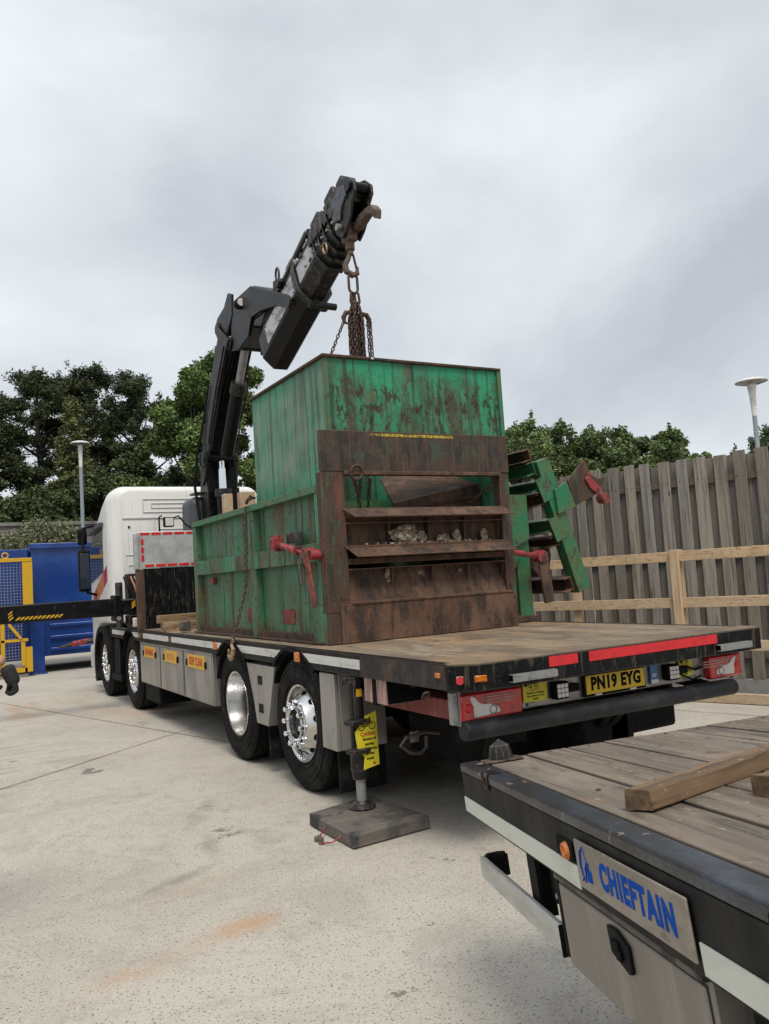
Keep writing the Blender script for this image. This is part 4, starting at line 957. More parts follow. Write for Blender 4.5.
# cab --------------------------------------------------------------------
def sec(y, w, z0, z1, r):
    pts = []; cx_ = 1.275
    for (sx2, zc, a0) in ((1, z1-r, 0), (-1, z1-r, 90), (-1, z0+.05, 180), (1, z0+.05, 270)):
        rr = r if zc == z1-r else .05
        for k in range(7):
            a = R(a0+90*k/6); pts.append((cx_+sx2*(w-rr)+rr*math.cos(a), y, zc+rr*math.sin(a)))
    return pts
secs = [(9.28, 1.08, 1.17, 3.19, .14), (9.30, 1.13, 1.16, 3.24, .18), (9.36, 1.20, 1.15, 3.275, .21), (9.44, 1.24, 1.15, 3.29, .23), (9.7, 1.25, 1.15, 3.29, .24), (10.0, 1.25, 1.15, 3.20, .26), (10.5, 1.25, 1.15, 2.98, .30), (10.9, 1.245, 1.0, 2.74, .30), (11.25, 1.22, .6, 2.45, .3), (11.45, 1.14, .55, 1.9, .25), (11.52, 1.08, .6, 1.3, .2)]
vs = []; fs = []
for q in secs: vs += sec(*q)
m_ = 28
for i in range(len(secs)-1):
    for k in range(m_): fs.append((i*m_+k, i*m_+(k+1) % m_, (i+1)*m_+(k+1) % m_, (i+1)*m_+k))
fs += [tuple(range(m_)), tuple((len(secs)-1)*m_+k for k in range(m_-1, -1, -1))]
cab = build('cab', MB().add(vs, fs), 'cab_white', TR, bevel=.012, ang=40)
# rear wall details
mb = MB(); yb = 9.268
def outline(mb, x0, z0, x1, z1, w=.012):
    mb.box((x0, yb, z1-w), (x1, yb+.02, z1)).box((x0, yb, z0), (x1, yb+.02, z0+w)).box((x0, yb, z0+w), (x0+w, yb+.02, z1-w)).box((x1-w, yb, z0+w), (x1, yb+.02, z1-w))
outline(mb, .52, 2.86, 2.1, 3.08, .014); outline(mb, .65, 2.93, 1.9, 3.01, .01); outline(mb, .75, 2.1, 1.8, 2.6, .012); outline(mb, .27, 1.28, .66, 2.05, .01)
mb.box((.20, yb-.004, 2.765), (2.35, yb+.02, 2.79)); mb.box((.68, yb-.002, 1.2), (.69, yb+.02, 2.76)); mb.box((1.86, yb-.002, 1.2), (1.87, yb+.02, 2.76)); mb.box((.24, yb-.002, 2.2), (.66, yb+.02, 2.207)); outline(mb, .74, 1.3, 1.2, 2.0, .008)
build('rear_wall_pressing', mb, 'cab_line', cab, bevel=.004)
build('vent_plug', MB().cyl((.30, yb+.01, 2.64), (.30, yb-.004, 2.64), .018, n=14), 'plastic_black', cab)
# side window, visor, door graphics
build('side_window', MB().prism([(9.95, 1.98), (11.05, 1.82), (11.05, 2.3), (10.8, 2.62), (9.95, 2.70)], 0, .014, .03), 'glass_dark', cab, bevel=.004)
build('side_window', MB().prism([(9.95, 1.98), (11.05, 1.82), (11.05, 2.3), (10.8, 2.62), (9.95, 2.70)], 0, 2.52, 2.536), 'glass_dark', cab, bevel=.004)
build('wind_deflector', MB().prism([(9.85, 2.70), (10.9, 2.62), (10.95, 2.68), (9.85, 2.77)], 0, -.05, .02), 'plastic_grey', cab, bevel=.008)
build('windscreen', MB().add([(.25, 11.42, 1.72), (2.3, 11.42, 1.72), (2.25, 11.30, 2.42), (.3, 11.30, 2.42), (.25, 11.5, 1.70), (2.3, 11.5, 1.70), (2.25, 11.38, 2.38), (.3, 11.38, 2.38)], [(0,1,2,3),(4,7,6,5),(0,4,5,1),(1,5,6,2),(2,6,7,3),(3,7,4,0)]), 'glass_dark', cab, bevel=.01)
build('door_handle', MB().box((.008, 9.72, 1.45), (.024, 9.92, 1.50)), 'plastic_black', cab, bevel=.004)
build('side_skirt', MB().box((.02, 9.3, 1.02), (.05, 9.62, 1.16)), 'plastic_black', cab, bevel=.005)
build('door_seam', MB().box((.0185, 9.62, 1.2), (.0255, 9.632, 2.9)), 'cab_line', cab)
mb = MB(); cols = ['magenta', 'orange', 'magenta']; 
gr = MB()
for i in range(4):
    y0_ = 9.68+i*.31; k0 = 2.10-(y0_-9.6)*.37; y1_ = y0_+.27; k1 = 2.10-(y1_-9.6)*.37
    gr.prism([(y0_, k0-.24), (y1_, k1-.24), (y1_, k1), (y0_, k0)], 0, .0175, .0245, mi=(1 if i in (1, 2) else 0))
build('door_graphic', gr, ['magenta', 'orange'], cab)
build('cab_step', MB().box((.06, 10.75, .55), (.3, 11.3, 1.15)), 'cab_white', cab, bevel=.02)
build('bumper', MB().box((.06, 11.2, .35), (2.49, 11.62, .75)), 'cab_white', TR, bevel=.05, seg=3)
for x in (.2, 2.05): build('headlight', MB().box((x, 11.58, .5), (x+.3, 11.63, .66)), 'clear_lens', TR, bevel=.02)
def mirror(sx2):
    f = lambda x: x if sx2 < 0 else 2.55-x
    mr_ = build('mirror', MB().box((min(f(-.30), f(-.12)), 10.25, 1.68), (max(f(-.30), f(-.12)), 10.38, 2.36)), 'plastic_black', TR, bevel=.04, seg=3)
    build('mirror_arm', MB().tube([(f(-.22), 10.32, 2.3), (f(-.2), 10.4, 2.72), (f(.03), 10.6, 2.78)], .022).tube([(f(-.22), 10.32, 1.8), (f(-.15), 10.4, 1.66), (f(.03), 10.6, 1.62)], .022), 'plastic_black', mr_)
    build('mirror_glass', MB().box((min(f(-.28), f(-.14)), 10.238, 1.73), (max(f(-.28), f(-.14)), 10.249, 2.30)), 'glass_dark', mr_, bevel=.003)
    build('mirror', MB().box((min(f(-.28), f(-.13)), 10.4, 2.45), (max(f(-.28), f(-.13)), 10.5, 2.72)), 'plastic_black', TR, bevel=.04, seg=3)
mirror(-1); mirror(1)
# work lamp on the headboard
wl_ = build('work_lamp', MB().box((.42, 7.62, 2.50), (.56, 7.70, 2.64)), 'plastic_black', TR, bevel=.012)
build('lens', MB().box((.435, 7.612, 2.515), (.545, 7.621, 2.625)), 'clear_lens', wl_)
build('bracket', MB().tube([(.36, 7.66, 2.43), (.36, 7.66, 2.64), (.40, 7.66, 2.66)], .012).tube([(.57, 7.68, 2.63), (.64, 7.7, 2.66), (.75, 7.72, 2.53), (.85, 7.72, 2.47)], .01), 'plastic_black', wl_)

# ------------------------------------------------------------------ outrigger pad
t = thing('outrigger_pad', (-.02, 1.2, 0), 'thick dark square outrigger pad on the concrete under the stabiliser foot', 'outrigger pad')
pm = MB().prism([(-.30, 1.46), (.22, 1.58), (.28, .87), (-.295, .83)], 2, .006, .085)
build('board', pm, 'pad', t, bevel=.008)
build('rope_handle', MB().tube([(-.30, 1.20, .05), (-.37, 1.14, .03), (-.40, 1.05, .012), (-.36, .99, .02), (-.30, .98, .05)], .005, 6), 'red_paint', t)
build('rope_knot', MB().obox((-.39, 1.13, .02), (.05, .03, .03), (1, .5, 0)).obox((-.40, 1.06, .018), (.03, .05, .03), (.3, 1, 0)), 'pad', t, bevel=.008)

# ------------------------------------------------------------------ COMPACTOR
ZB = H+.006
GC = thing('waste_compactor', (1.15, 3.8, ZB), 'rusty green steel waste compactor with a hopper and louvred front, standing on the truck deck', 'compactor')
def gz(z): return z
xl, xr, y0, y1 = .23, 2.08, 2.09, 5.65
# side walls (recessed sheets)
build('side_wall', MB().box((xl+.075, y0+.1, ZB), (xl+.085, y1-.02, 2.35)), 'green_side', GC)
build('side_wall', MB().box((xr-.085, y0+.1, ZB), (xr-.075, y1-.02, 2.35)), 'green_side', GC)
build('front_wall', MB().box((xl+.02, y1-.03, ZB), (xr-.02, y1-.02, 2.35)), 'green_side', GC)
for x0, x1 in ((xl, xl+.075), (xr-.075, xr)):
    build('top_rail', MB().box((x0-.012, y0+.11, 2.325), (x1+.02, y1+.01, 2.385)), 'green_frame', GC, bevel=.004)
    build('mid_rail', MB().box((x0-.003, y0+.11, 1.77), (x1, y1-.12, 1.925)), 'green_side', GC, bevel=.004)
    for a, b in ((5.53, 5.65), (3.66, 3.80)):
        build('side_post', MB().box((x0, a, ZB), (x1, b, 2.324)), 'green_side', GC, bevel=.004)
    build('bottom_angle', MB().box((x0-.03, y0+.11, ZB), (x1, y1+.02, ZB+.014)).box((x0+.03, y0+.11, ZB+.015), (x1-.003, y1, ZB+.07)), 'rust_edge', GC, bevel=.002)
build('rear_side_plate', MB().box((xl-.001, y0+.02, ZB), (xl+.012, y0+.30, 1.42)), 'green_side', GC, bevel=.002)
build('rear_side_plate', MB().box((xl+.001, y0+.02, 1.425), (xl+.012, y0+.16, 2.40)), 'green_hopper_side', GC, bevel=.002)
build('floor_plate', MB().box((xl+.09, y0+.1, 2.10), (xr-.09, y0+.5, 2.115)), 'rust', GC)
build('front_lid', MB().box((xl+.09, 3.80, 2.30), (xr-.09, y1-.03, 2.315)), 'rust', GC)
# rear face
for x0, x1 in ((xl-.003, .425), (1.985, xr+.01)):
    build('rear_column', MB().box((x0, y0, 1.36), (x1, y0+.1, 2.48)), 'rust_green', GC, bevel=.004)
build('rear_band', MB().box((xl-.003, y0-.008, 2.485), (xr+.012, y0+.03, 2.815)), 'rust_band', GC, bevel=.003)
build('lintel_lip', MB().box((.425, y0-.03, 2.455), (1.985, y0+.06, 2.484)), 'rust', GC, bevel=.003)
build('bottom_plate', MB().box((xl+.10, y0-.02, ZB), (xr-.01, y0+.02, 1.425)), 'rust', GC, bevel=.003)
build('bottom_plate', MB().box((xl, y0+.0, ZB), (xl+.10, y0+.04, 1.355)), 'rust_green', GC, bevel=.003)
for sx2, x in ((1, .36), (1, 2.03)):
    build('bolt', MB().cyl((x, y0-.012, 1.48), (x, y0+.01, 1.48), .018, n=10), 'chain_rust', GC)
# louvre box: back plates, floors, dividers and sloping lips
for (zf, zt, up_) in ((1.882, 2.10, True), (1.435, 1.70, False)):
    yb_ = y0+.09 if up_ else y0+.012
    build('louvre_back', MB().prism([(yb_, zf), (y0+.20, zf), (y0+.20, zt), (y0+.115, zt)], 0, .426, 1.984), 'rust', GC)
    build('louvre_floor', MB().box((.426, y0-.03, zf-.012), (1.984, yb_+.01, zf+.002)), 'rust', GC, bevel=.002)
    for x in (.43, .84, 1.23, 1.60, 1.972):
        pts_ = [(y0+.03, zt), (y0+.118, zt), (y0+.10, zf+.02), (y0+.065, zf+.02)] if up_ else [(y0+.02, zt), (y0+.118, zt), (y0+.075, zt-.13), (y0+.05, zt-.14)]
        build('louvre_divider', MB().prism(pts_, 0, x, x+.010), 'rust', GC)
def lip(z, dz, dy=.13, name='louvre_lip'):
    mb = MB(); vs = [(.40, y0-.004, z), (2.0, y0-.004, z), (2.03, y0-dy, z-dz), (.45, y0-dy, z-dz)]
    vs2 = [(a, b+.004, c-.010) for a, b, c in vs]
    mb.add(vs+vs2, [(0, 1, 2, 3), (7, 6, 5, 4), (0, 4, 5, 1), (1, 5, 6, 2), (2, 6, 7, 3), (3, 7, 4, 0)]); build(name, mb, 'rust', GC, bevel=.002)
lip(2.185, .075); lip(1.885, .09); lip(1.437, .012, .03, 'louvre_sill')
build('louvre_header', MB().box((.426, y0+.02, 2.105), (1.984, y0+.10, 2.175)).box((.426, y0-.002, 2.060), (1.984, y0+.006, 2.069)).box((.426, y0-.002, 1.692), (1.984, y0+.006, 1.70)), 'rust', GC, bevel=.002)
build('louvre_shadow_plate', MB().box((.426, y0+.01, 1.735), (1.984, y0+.10, 1.78)), 'rust', GC)
# hopper
hx0, hx1, hy0, hy1, hz0, hz1 = .33, 2.055, 2.12, 3.78, 2.40, 3.42
build('hopper_rear_panel', MB().box((hx0, hy0, 2.80), (hx1, hy0+.008, hz1)), 'green_hopper_rear', GC)
build('hopper_side_panel', MB().box((hx0-.001, hy0+.009, hz0-.1), (hx0+.008, hy1, hz1)), 'green_hopper_side', GC)
build('hopper_side_panel', MB().box((hx1-.008, hy0+.009, hz0-.1), (hx1, hy1, hz1)), 'green_hopper_side', GC)
build('hopper_front_panel', MB().box((hx0+.009, hy1-.008, hz0-.1), (hx1-.009, hy1-.001, hz1)), 'green_hopper_side', GC)
build('hopper_corner_strip', MB().box((hx0-.004, hy0-.005, 2.80), (hx0+.03, hy0, hz1)).box((hx0-.006, hy0-.005, 2.80), (hx0-.001, hy0+.035, hz1)), 'green_frame', GC, bevel=.002)
build('hopper_flange', MB().box((hx1, hy0-.02, 2.815), (hx1+.045, hy0+.03, hz1)), 'green_frame', GC, bevel=.003)
rm = MB().box((hx0-.03, hy0-.03, hz1), (hx1+.04, hy0+.02, hz1+.022)).box((hx0-.03, hy1-.02, hz1), (hx1+.04, hy1+.03, hz1+.022)).box((hx0-.03, hy0+.021, hz1), (hx0+.02, hy1-.021, hz1+.022)).box((hx1-.01, hy0+.021, hz1), (hx1+.04, hy1-.021, hz1+.022))
build('hopper_rim', rm, 'rust_edge', GC, bevel=.004)
build('rim_rivet', MB().box((.75, hy0-.034, hz1+.004), (.77, hy0-.03, hz1+.02)), 'white_ink', GC)
# interior: sloping ram plate seen through the opening
build('ram_plate', MB().prism([(.95, 2.10), (1.983, 2.10), (1.983, 2.42), (1.07, 2.245)], 1, 2.40, 2.43), 'rust', GC, bevel=.003)
build('ram_step', MB().prism([(1.0, 2.16), (1.982, 2.30), (1.982, 2.335), (1.02, 2.19)], 1, 2.37, 2.399), 'rust_edge', GC, bevel=.003)
mb = MB().add([(1.06, 2.40, 2.25), (1.98, 2.40, 2.425), (1.98, 3.3, 2.72), (1.45, 3.3, 2.60), (1.06, 2.43, 2.235), (1.98, 2.43, 2.41), (1.98, 3.31, 2.70), (1.45, 3.31, 2.58)], [(0,1,2,3),(4,7,6,5),(0,4,5,1),(1,5,6,2),(2,6,7,3),(3,7,4,0)])
build('ram_top', mb, 'rust', GC, bevel=.003)
build('inner_wall', MB().box((.426, hy1-.3, 1.8), (1.984, hy1-.28, 2.4)), 'green_frame', GC)
build('inner_shelf', MB().box((.426, y0+.3, 2.12), (1.984, hy1-.3, 2.13)), 'rust', GC)
# red patches on side
for y in (3.97, 3.06): build('red_plate', MB().box((xl+.068, y-.14, 1.26), (xl+.076, y+.14, 1.39)), 'red_faded', GC, bevel=.002)
build('bracket_tab', MB().box((xl+.03, 5.05, 1.66), (xl+.074, 5.18, 1.73)), 'red_faded', GC, bevel=.003)
# turnbuckles (near side and far side)
def turnbuckle(sg, xb):
    X = lambda d: xb-sg*d
    tb = build('turnbuckle', MB().cyl((X(.05), 2.96, 1.965), (X(.06), 2.60, 1.90), .026, n=12).cyl((X(.06), 2.62, 1.905), (X(.06), 2.50, 1.88), .034, n=12).cyl((X(.06), 2.5, 1.88), (X(.06), 2.32, 1.85), .014, n=8), 'red_paint', GC)
    build('yoke', MB().box((min(X(0), X(.10)), 2.92, 1.92), (max(X(0), X(.10)), 3.0, 2.02)).cyl((X(.05), 2.96, 1.90), (X(.05), 2.96, 2.04), .03, n=12), 'red_paint', tb, bevel=.006)
    build('yoke', MB().cyl((X(-.005), 2.30, 1.85), (X(.10), 2.30, 1.85), .045, n=14).cyl((X(-.005), 2.17, 1.83), (X(.10), 2.17, 1.83), .04, n=14).box((min(X(.02), X(.08)), 2.17, 1.83), (max(X(.02), X(.08)), 2.3, 1.87)), 'red_paint', tb, bevel=.004)
    build('lever', MB().bar((X(.115), 2.22, 1.86), (X(.10), 2.12, 1.42), .02, .07, up=(0, 1, 0)), 'red_faded', tb, bevel=.005)
    build('pin', MB().cyl((X(.05), 2.52, 1.87), (X(.10), 2.36, 1.60), .008, n=6), 'chain_dark', tb)
turnbuckle(1, xl)
build('vent_mesh', MB().obox((xl-.004, 2.68, 2.0), (.02, .3, .09), (1, 0, 0), (0, 1, 0)), 'crane_worn', GC, bevel=.004)
# far side red rod and lever
build('far_turnbuckle', MB().cyl((2.09, 2.3, 1.80), (2.6, 2.35, 1.72), .028, n=12).cyl((2.6, 2.3, 1.72), (2.6, 2.4, 1.72), .06, n=14), 'red_paint', GC)
build('far_lever', MB().bar((2.62, 2.33, 1.76), (2.66, 2.33, 1.28), .03, .12, up=(1, 0, 0)), 'rust', GC, bevel=.012)

# bin lifter on the far side (tilted ladder frame)
bl_ = build('bin_lifter', MB().bar((2.74, 2.42, 2.66), (3.15, 2.42, 1.37), .12, .165, up=(1, 0, 0)), 'green_frame', GC, bevel=.006)
build('lifter_beam', MB().bar((2.735, 3.7, 2.66), (3.15, 3.7, 1.37), .08, .12, up=(1, 0, 0)), 'green_frame', bl_, bevel=.006)
d_ = Vector((3.15-2.735, 0, 1.37-2.66)).normalized(); nrm = Vector((-d_.z, 0, d_.x))
for (f, hh, mat) in ((-.03, .12, 'rust'), (.07, .13, 'green_frame'), (.20, .10, 'green_frame'), (.30, .12, 'rust'), (.50, .13, 'green_frame'), (.62, .10, 'rust'), (.95, .14, 'rust')):
    c = Vector((2.735, 0, 2.66)).lerp(Vector((3.15, 0, 1.37)), f)+Vector((-.10, 0, 0))
    mb = MB(); mb.bar((c.x, 2.40, c.z), (c.x, 3.75, c.z), .012, hh, up=d_); mb.bar((c.x-.05, 2.40, c.z+hh/2-.006), (c.x-.05, 3.75, c.z+hh/2-.006), .10, .012, up=d_)
    mb.bar((c.x-.05, 2.40, c.z-hh/2+.006), (c.x-.05, 3.75, c.z-hh/2+.006), .10, .012, up=d_)
    build('cross_channel', mb, mat, bl_, bevel=.002)
for f in (.22, .52):
    c = Vector((2.735, 0, 2.66)).lerp(Vector((3.15, 0, 1.37)), f)+Vector((-.10, 0, -.02))
    build('channel_plate', MB().bar((c.x-.04, 2.36, c.z+.12), (c.x+.05, 2.36, c.z-.10), .012, .13, up=(1, 0, 0)), 'green_frame', bl_, bevel=.003)
build('lifter_arm', MB().prism([(2.86, 2.12), (3.10, 2.19), (3.00, 2.44), (2.84, 2.36)], 1, 2.33, 2.36), 'green_frame', bl_, bevel=.004)
build('lifter_horn', MB().prism([(3.09, 2.20), (3.30, 2.28), (3.44, 2.35), (3.53, 2.50), (3.42, 2.47), (3.33, 2.50), (3.24, 2.66), (3.13, 2.56), (3.01, 2.45)], 1, 2.325, 2.35), 'rust_green', bl_, bevel=.004)
build('horn_pad', MB().prism([(3.22, 2.46), (3.28, 2.54), (3.34, 2.43), (3.44, 2.36), (3.38, 2.30), (3.28, 2.37)], 1, 2.30, 2.324), 'red_paint', bl_, bevel=.006)
build('horn_pin', MB().cyl((3.47, 2.29, 2.27), (3.47, 2.38, 2.27), .055, n=18), 'red_faded', bl_)
build('lifter_post', MB().box((2.46, 2.52, ZB), (2.62, 2.62, 2.33)), 'green_frame', GC, bevel=.005)
build('lifter_post', MB().box((2.14, 3.0, ZB), (2.30, 3.1, 2.5)), 'green_frame', GC, bevel=.005)
build('upper_plate', MB().prism([(2.10, 2.62), (2.70, 2.62), (2.74, 2.50), (2.10, 2.46)], 1, 3.0, 3.02), 'green_frame', GC, bevel=.003)
build('gusset_plate', MB().prism([(2.14, 2.33), (2.60, 2.33), (2.60, 1.9), (2.42, 1.82), (2.14, 2.08)], 1, 2.475, 2.498), 'green_frame', GC, bevel=.003)
build('brace', MB().bar((2.16, 2.52, 1.30), (2.46, 2.52, 1.75), .05, .07), 'green_frame', GC, bevel=.004)
build('lifter_foot', MB().box((2.10, 2.35, ZB), (2.54, 3.6, ZB+.05)), 'rust_edge', GC, bevel=.004)
build('side_box', MB().box((2.1, 2.7, 1.3), (2.34, 3.1, 2.1)), 'stainless', GC, bevel=.01)
build('rust_scoop', MB().prism([(2.70, 1.82), (2.88, 1.82), (2.92, 1.74), (2.88, 1.55), (2.74, 1.52), (2.68, 1.6)], 1, 2.55, 2.75), 'rust_edge', GC, bevel=.01)

# chain looped inside the opening, with a ring
t = thing('lifting_chain', (.62, 2.1, 2.47), 'rusty chain with a ring hanging in the left of the compactor opening', 'chain')
build('ring', MB().tube([(.53+.055*math.cos(a), 2.055-.01*math.sin(a), 2.47+.055*math.sin(a)) for a in [6.2832*i/20 for i in range(20)]], .014, 8, closed=True), 'chain_rust', t)
mb = MB(); chain(mb, [(.50, 2.06, 2.43), (.58, 2.14, 2.30), (.62, 2.2, 2.15)], .06, .04, .008)
build('chain_links', mb, 'chain_rust', t)
mb = MB(); chain(mb, [(.64, 2.2, 2.45), (.62, 2.22, 2.15)], .05, .034, .006); build('chain_links', mb, 'chain_rust', t)
mb = MB(); chain(mb, [(.76, 2.25, 2.45), (.74, 2.3, 2.15)], .05, .034, .006); build('chain_links', mb, 'chain_rust', t)
t = thing('lifting_chain', (1.93, 2.15, 2.47), 'rusty chain slanting across the right of the compactor opening', 'chain')
mb = MB(); chain(mb, [(1.95, 2.1, 2.50), (1.92, 2.14, 2.38), (1.78, 2.3, 2.22), (1.7, 2.35, 2.14)], .05, .034, .006); build('chain_links', mb, 'chain_rust', t)
# litter in the slots
random.seed(4)
def clump(x, y, z, r, lab, name='litter_clump', sq=(1, .6, .8), mat='litter'):
    mb = MB(); vs = []; b = bmesh.new(); bmesh.ops.create_icosphere(b, subdivisions=3, radius=1)
    for v in b.verts:
        q = v.co*(1+.35*mnoise.noise(v.co*2.2+Vector((x*9, 0, r*50)))+.16*mnoise.noise(v.co*6+Vector((x*20, 0, 0)))); vs.append((x+q.x*r*sq[0], y+q.y*r*sq[1], z+q.z*r*sq[2]))
    mb.add(vs, [tuple(v.index for v in f.verts) for f in b.faces]); b.free()
    o = build(name, mb, mat, None, origin=(x, y, z), ang=50); setp(o, lab, 'litter', 'litter caught in the compactor louvres')
for (x, r, l, sq) in ((.98, .095, 'largest pale lump of litter in the upper louvre slot, left of centre', (1.25, .6, .9)), (1.15, .06, 'grey lump of litter in the upper slot, second from left', (.8, .6, .95)), (1.37, .05, 'tan lump of litter at the middle of the upper slot', (1.3, .6, .75)), (1.51, .055, 'whitish crumpled litter in the upper slot, right of the tan lump', (.7, .6, 1)), (1.80, .06, 'pale lump of litter at the right end of the upper slot', (.6, .5, 1))):
    clump(x, y0+.04, 1.882+r*sq[2]*.9, r, l, sq=sq)
mb = MB()
for i in range(90):
    x = random.gauss(1.2, .32); x = min(1.95, max(.6, x)); z = 1.886; mb.obox((x, y0+random.uniform(-.02, .06), z+.006), (random.uniform(.01, .035), random.uniform(.008, .02), .008), (random.uniform(-1, 1), random.uniform(-1, 1), .2))
setp(build('litter_crumbs', mb, 'litter', None, origin=(1.2, y0, 1.88)), 'small pale crumbs of litter strewn along the upper louvre slot', 'litter', kind='stuff')
clump(.83, y0+.08, 1.62, .045, 'pale triangular lump of litter in the lower louvre slot on the left', sq=(.7, .35, 1.6))
clump(1.16, y0+.09, 1.63, .032, 'dull grey lump of litter stuck in the middle of the lower slot', sq=(1, .35, .8))
clump(1.56, y0+.09, 1.63, .028, 'small pale lump of litter in the lower slot on the right', sq=(.8, .35, .9))

# slack chain over the side with hook
t = thing('hook_chain', (.0, 3.67, 1.05), 'long dark chain hanging down the green side from the hopper corner to a brass hook', 'chain')
mb = MB(); chain(mb, [(.34, 3.86, 2.47), (.27, 3.80, 2.47), (.20, 3.74, 2.41)], .07, .05, .010); build('chain_links', mb, 'chain_rust', t)
mb = MB(); chain(mb, [(.195, 3.74, 2.38), (.185, 3.74, 2.0), (.15, 3.72, 1.6), (.05, 3.69, 1.3), (-.02, 3.67, 1.12)], .052, .036, .0065); build('chain_links', mb, 'chain_dark', t)
build('hook', MB().tube([(-.02, 3.67, 1.13), (-.03, 3.67, 1.08), (-.035, 3.62, 1.04), (-.037, 3.635, .98), (-.037, 3.69, .955), (-.037, 3.745, .985), (-.037, 3.74, 1.04)], [.014, .016, .021, .024, .024, .018, .010], 8).tube([(-.022, 3.67+.022*math.cos(a), 1.115+.022*math.sin(a)) for a in [6.2832*i/12 for i in range(12)]], .008, 6, closed=True), 'hook_gold', t)

# timber blocks
random.seed(8)
def block(c, size, ax, lab, mat='block_timber', grp='timber blocks lying on the truck'):
    mb = planks([lambda m: m.obox(c, size, ax)], .8, 1.2); o = build('timber_block', mb, mat, None, bevel=.006, origin=c); setp(o, lab, 'timber block', grp)
block((.55, 6.9, ZB+.14), (.95, .10, .10), (1, .15, 0), 'long grey timber on top of the pile in front of the dark board')
block((.62, 6.72, ZB+.045), (.95, .11, .085), (1, .05, 0), 'pale brown timber at the bottom of the pile by the headboard')
block((.28, 7.05, ZB+.045), (.10, .085, .5), (1, 0, 0), 'short dark timber lying crosswise under the pile by the headboard')
block((.22, 6.5, ZB+.05), (.30, .12, .09), (1, -.3, 0), 'short brown timber block at the deck edge left of the compactor')
block((.18, 5.95, ZB+.07), (.10, .12, .14), (1, 0, 0), 'small upright green stained block against the compactor corner', 'pad')
block((.55, 5.30, 2.50), (.10, .36, .10), (1, 0, 0), 'upright pale timber block on the compactor below the chrome rod', 'pale_timber')
block((.78, 5.30, 2.51), (.18, .38, .12), (1, 0, 0), 'pale timber block on the compactor right of the chrome rod', 'pale_timber')

# ------------------------------------------------------------------ CRANE
CR_ = thing('loader_crane', (1.3, 8.3, 1.0), 'black hydraulic loader crane behind the white cab with its boom raised over the compactor', 'crane')
K = 1.30
build('base', MB().box((-.12, 8.02, 1.32), (.6, 8.18, 1.54)).box((.35, 7.95, .95), (2.2, 8.75, 1.35)).box((.9, 7.9, 1.35), (1.7, 8.7, 1.9)), 'crane_black', CR_, bevel=.02)
build('column', MB().prism([(7.95, 1.9), (8.6, 1.9), (8.4, 2.7), (8.2, 3.55), (7.9, 3.6), (7.95, 2.7)], 0, 1.16, 1.62), 'crane_black', CR_, bevel=.015)
build('column_rib', MB().box((1.62, 8.0, 1.9), (1.67, 8.4, 3.1)), 'crane_black', CR_, bevel=.006)
build('slew_tank', MB().box((.98, 8.25, 2.05), (1.34, 8.80, 3.0)), 'plastic_grey', CR_, bevel=.13, seg=5)
build('tank_bracket', MB().box((1.05, 8.2, 3.03), (1.30, 8.5, 3.055)), 'crane_black', CR_)
# hydraulic machinery below, between headboard and cab
mb = MB().box((-.06, 8.45, 1.14), (.0, 8.7, 1.78)).box((.05, 8.3, 1.18), (.85, 8.6, 1.3)).box((.1,8.55,1.3),(.5,8.8,1.9)).box((.3, 8.4, 1.5), (.8, 8.6, 1.85))
build('valve_block', mb, 'crane_worn', CR_, bevel=.01)
build('fluid_box', MB().box((.03, 7.98, 1.14), (.15, 8.05, 1.27)), 'clear_lens', CR_, bevel=.01)
random.seed(12)
for i in range(7):
    x = -.02+.05*i; mb = MB().tube([(x, 8.28, 1.85), (x+.02, 8.12, 1.7+random.uniform(-.1, .1)), (x+.07, 8.1, 1.5), (x+random.uniform(.05, .15), 8.15, 1.33)], .012, 6)
    build('hose', mb, random.choice(['hose_tan', 'plastic_black', 'plastic_black', 'copper', 'steel_grey']), CR_)
build('pump', MB().cyl((.55, 8.05, 1.5), (.62, 8.2, 1.5), .06, n=14), 'copper', CR_)
# stabiliser beam out to the left
sbm = build('stabiliser_beam', MB().box((-2.0, 8.0, 1.315), (-.19, 8.2, 1.555)), 'crane_black', CR_, bevel=.015)
build('outer_section', MB().box((-3.4, 8.03, 1.345), (-1.62, 8.17, 1.53)), 'crane_black', sbm, bevel=.01)
build('beam_collar', MB().box((-.22, 7.97, 1.24), (-.13, 8.24, 1.60)), 'crane_black', sbm, bevel=.01)
build('collar_pin', MB().cyl((-.17, 7.93, 1.28), (-.17, 7.98, 1.28), .03, n=12), 'steel_grey', sbm)
mb = MB(); i = 0
x = -1.47
while x < -.90:
    mb.add([(x, 7.997, 1.355), (x+.028, 7.997, 1.355), (x+.075, 7.997, 1.395), (x+.047, 7.997, 1.395), (x, 7.9995, 1.355), (x+.028, 7.9995, 1.355), (x+.075, 7.9995, 1.395), (x+.047, 7.9995, 1.395)], [(0,1,2,3),(4,7,6,5),(0,4,5,1),(1,5,6,2),(2,6,7,3),(3,7,4,0)]); x += .052
for (xx, zz) in ((-1.55, 1.385), (-1.55, 1.425), (-1.54, 1.35), (.02, 1.43), (.02, 1.40), (.02, 1.46)):
    mb.add([(xx, 7.997, zz), (xx+.05, 7.997, zz+.04), (xx+.05, 7.997, zz+.06), (xx, 7.997, zz+.02), (xx, 7.9995, zz), (xx+.05, 7.9995, zz+.04), (xx+.05, 7.9995, zz+.06), (xx, 7.9995, zz+.02)], [(0,1,2,3),(4,7,6,5),(0,4,5,1),(1,5,6,2),(2,6,7,3),(3,7,4,0)])
build('hazard_stripe', mb, 'yellow_hazard', sbm)
build('crane_leg', MB().cyl((-3.3, 8.1, .15), (-3.3, 8.1, 1.7), .06).cyl((-3.3, 8.1, .0), (-3.3, 8.1, .05), .16), 'crane_black', CR_)

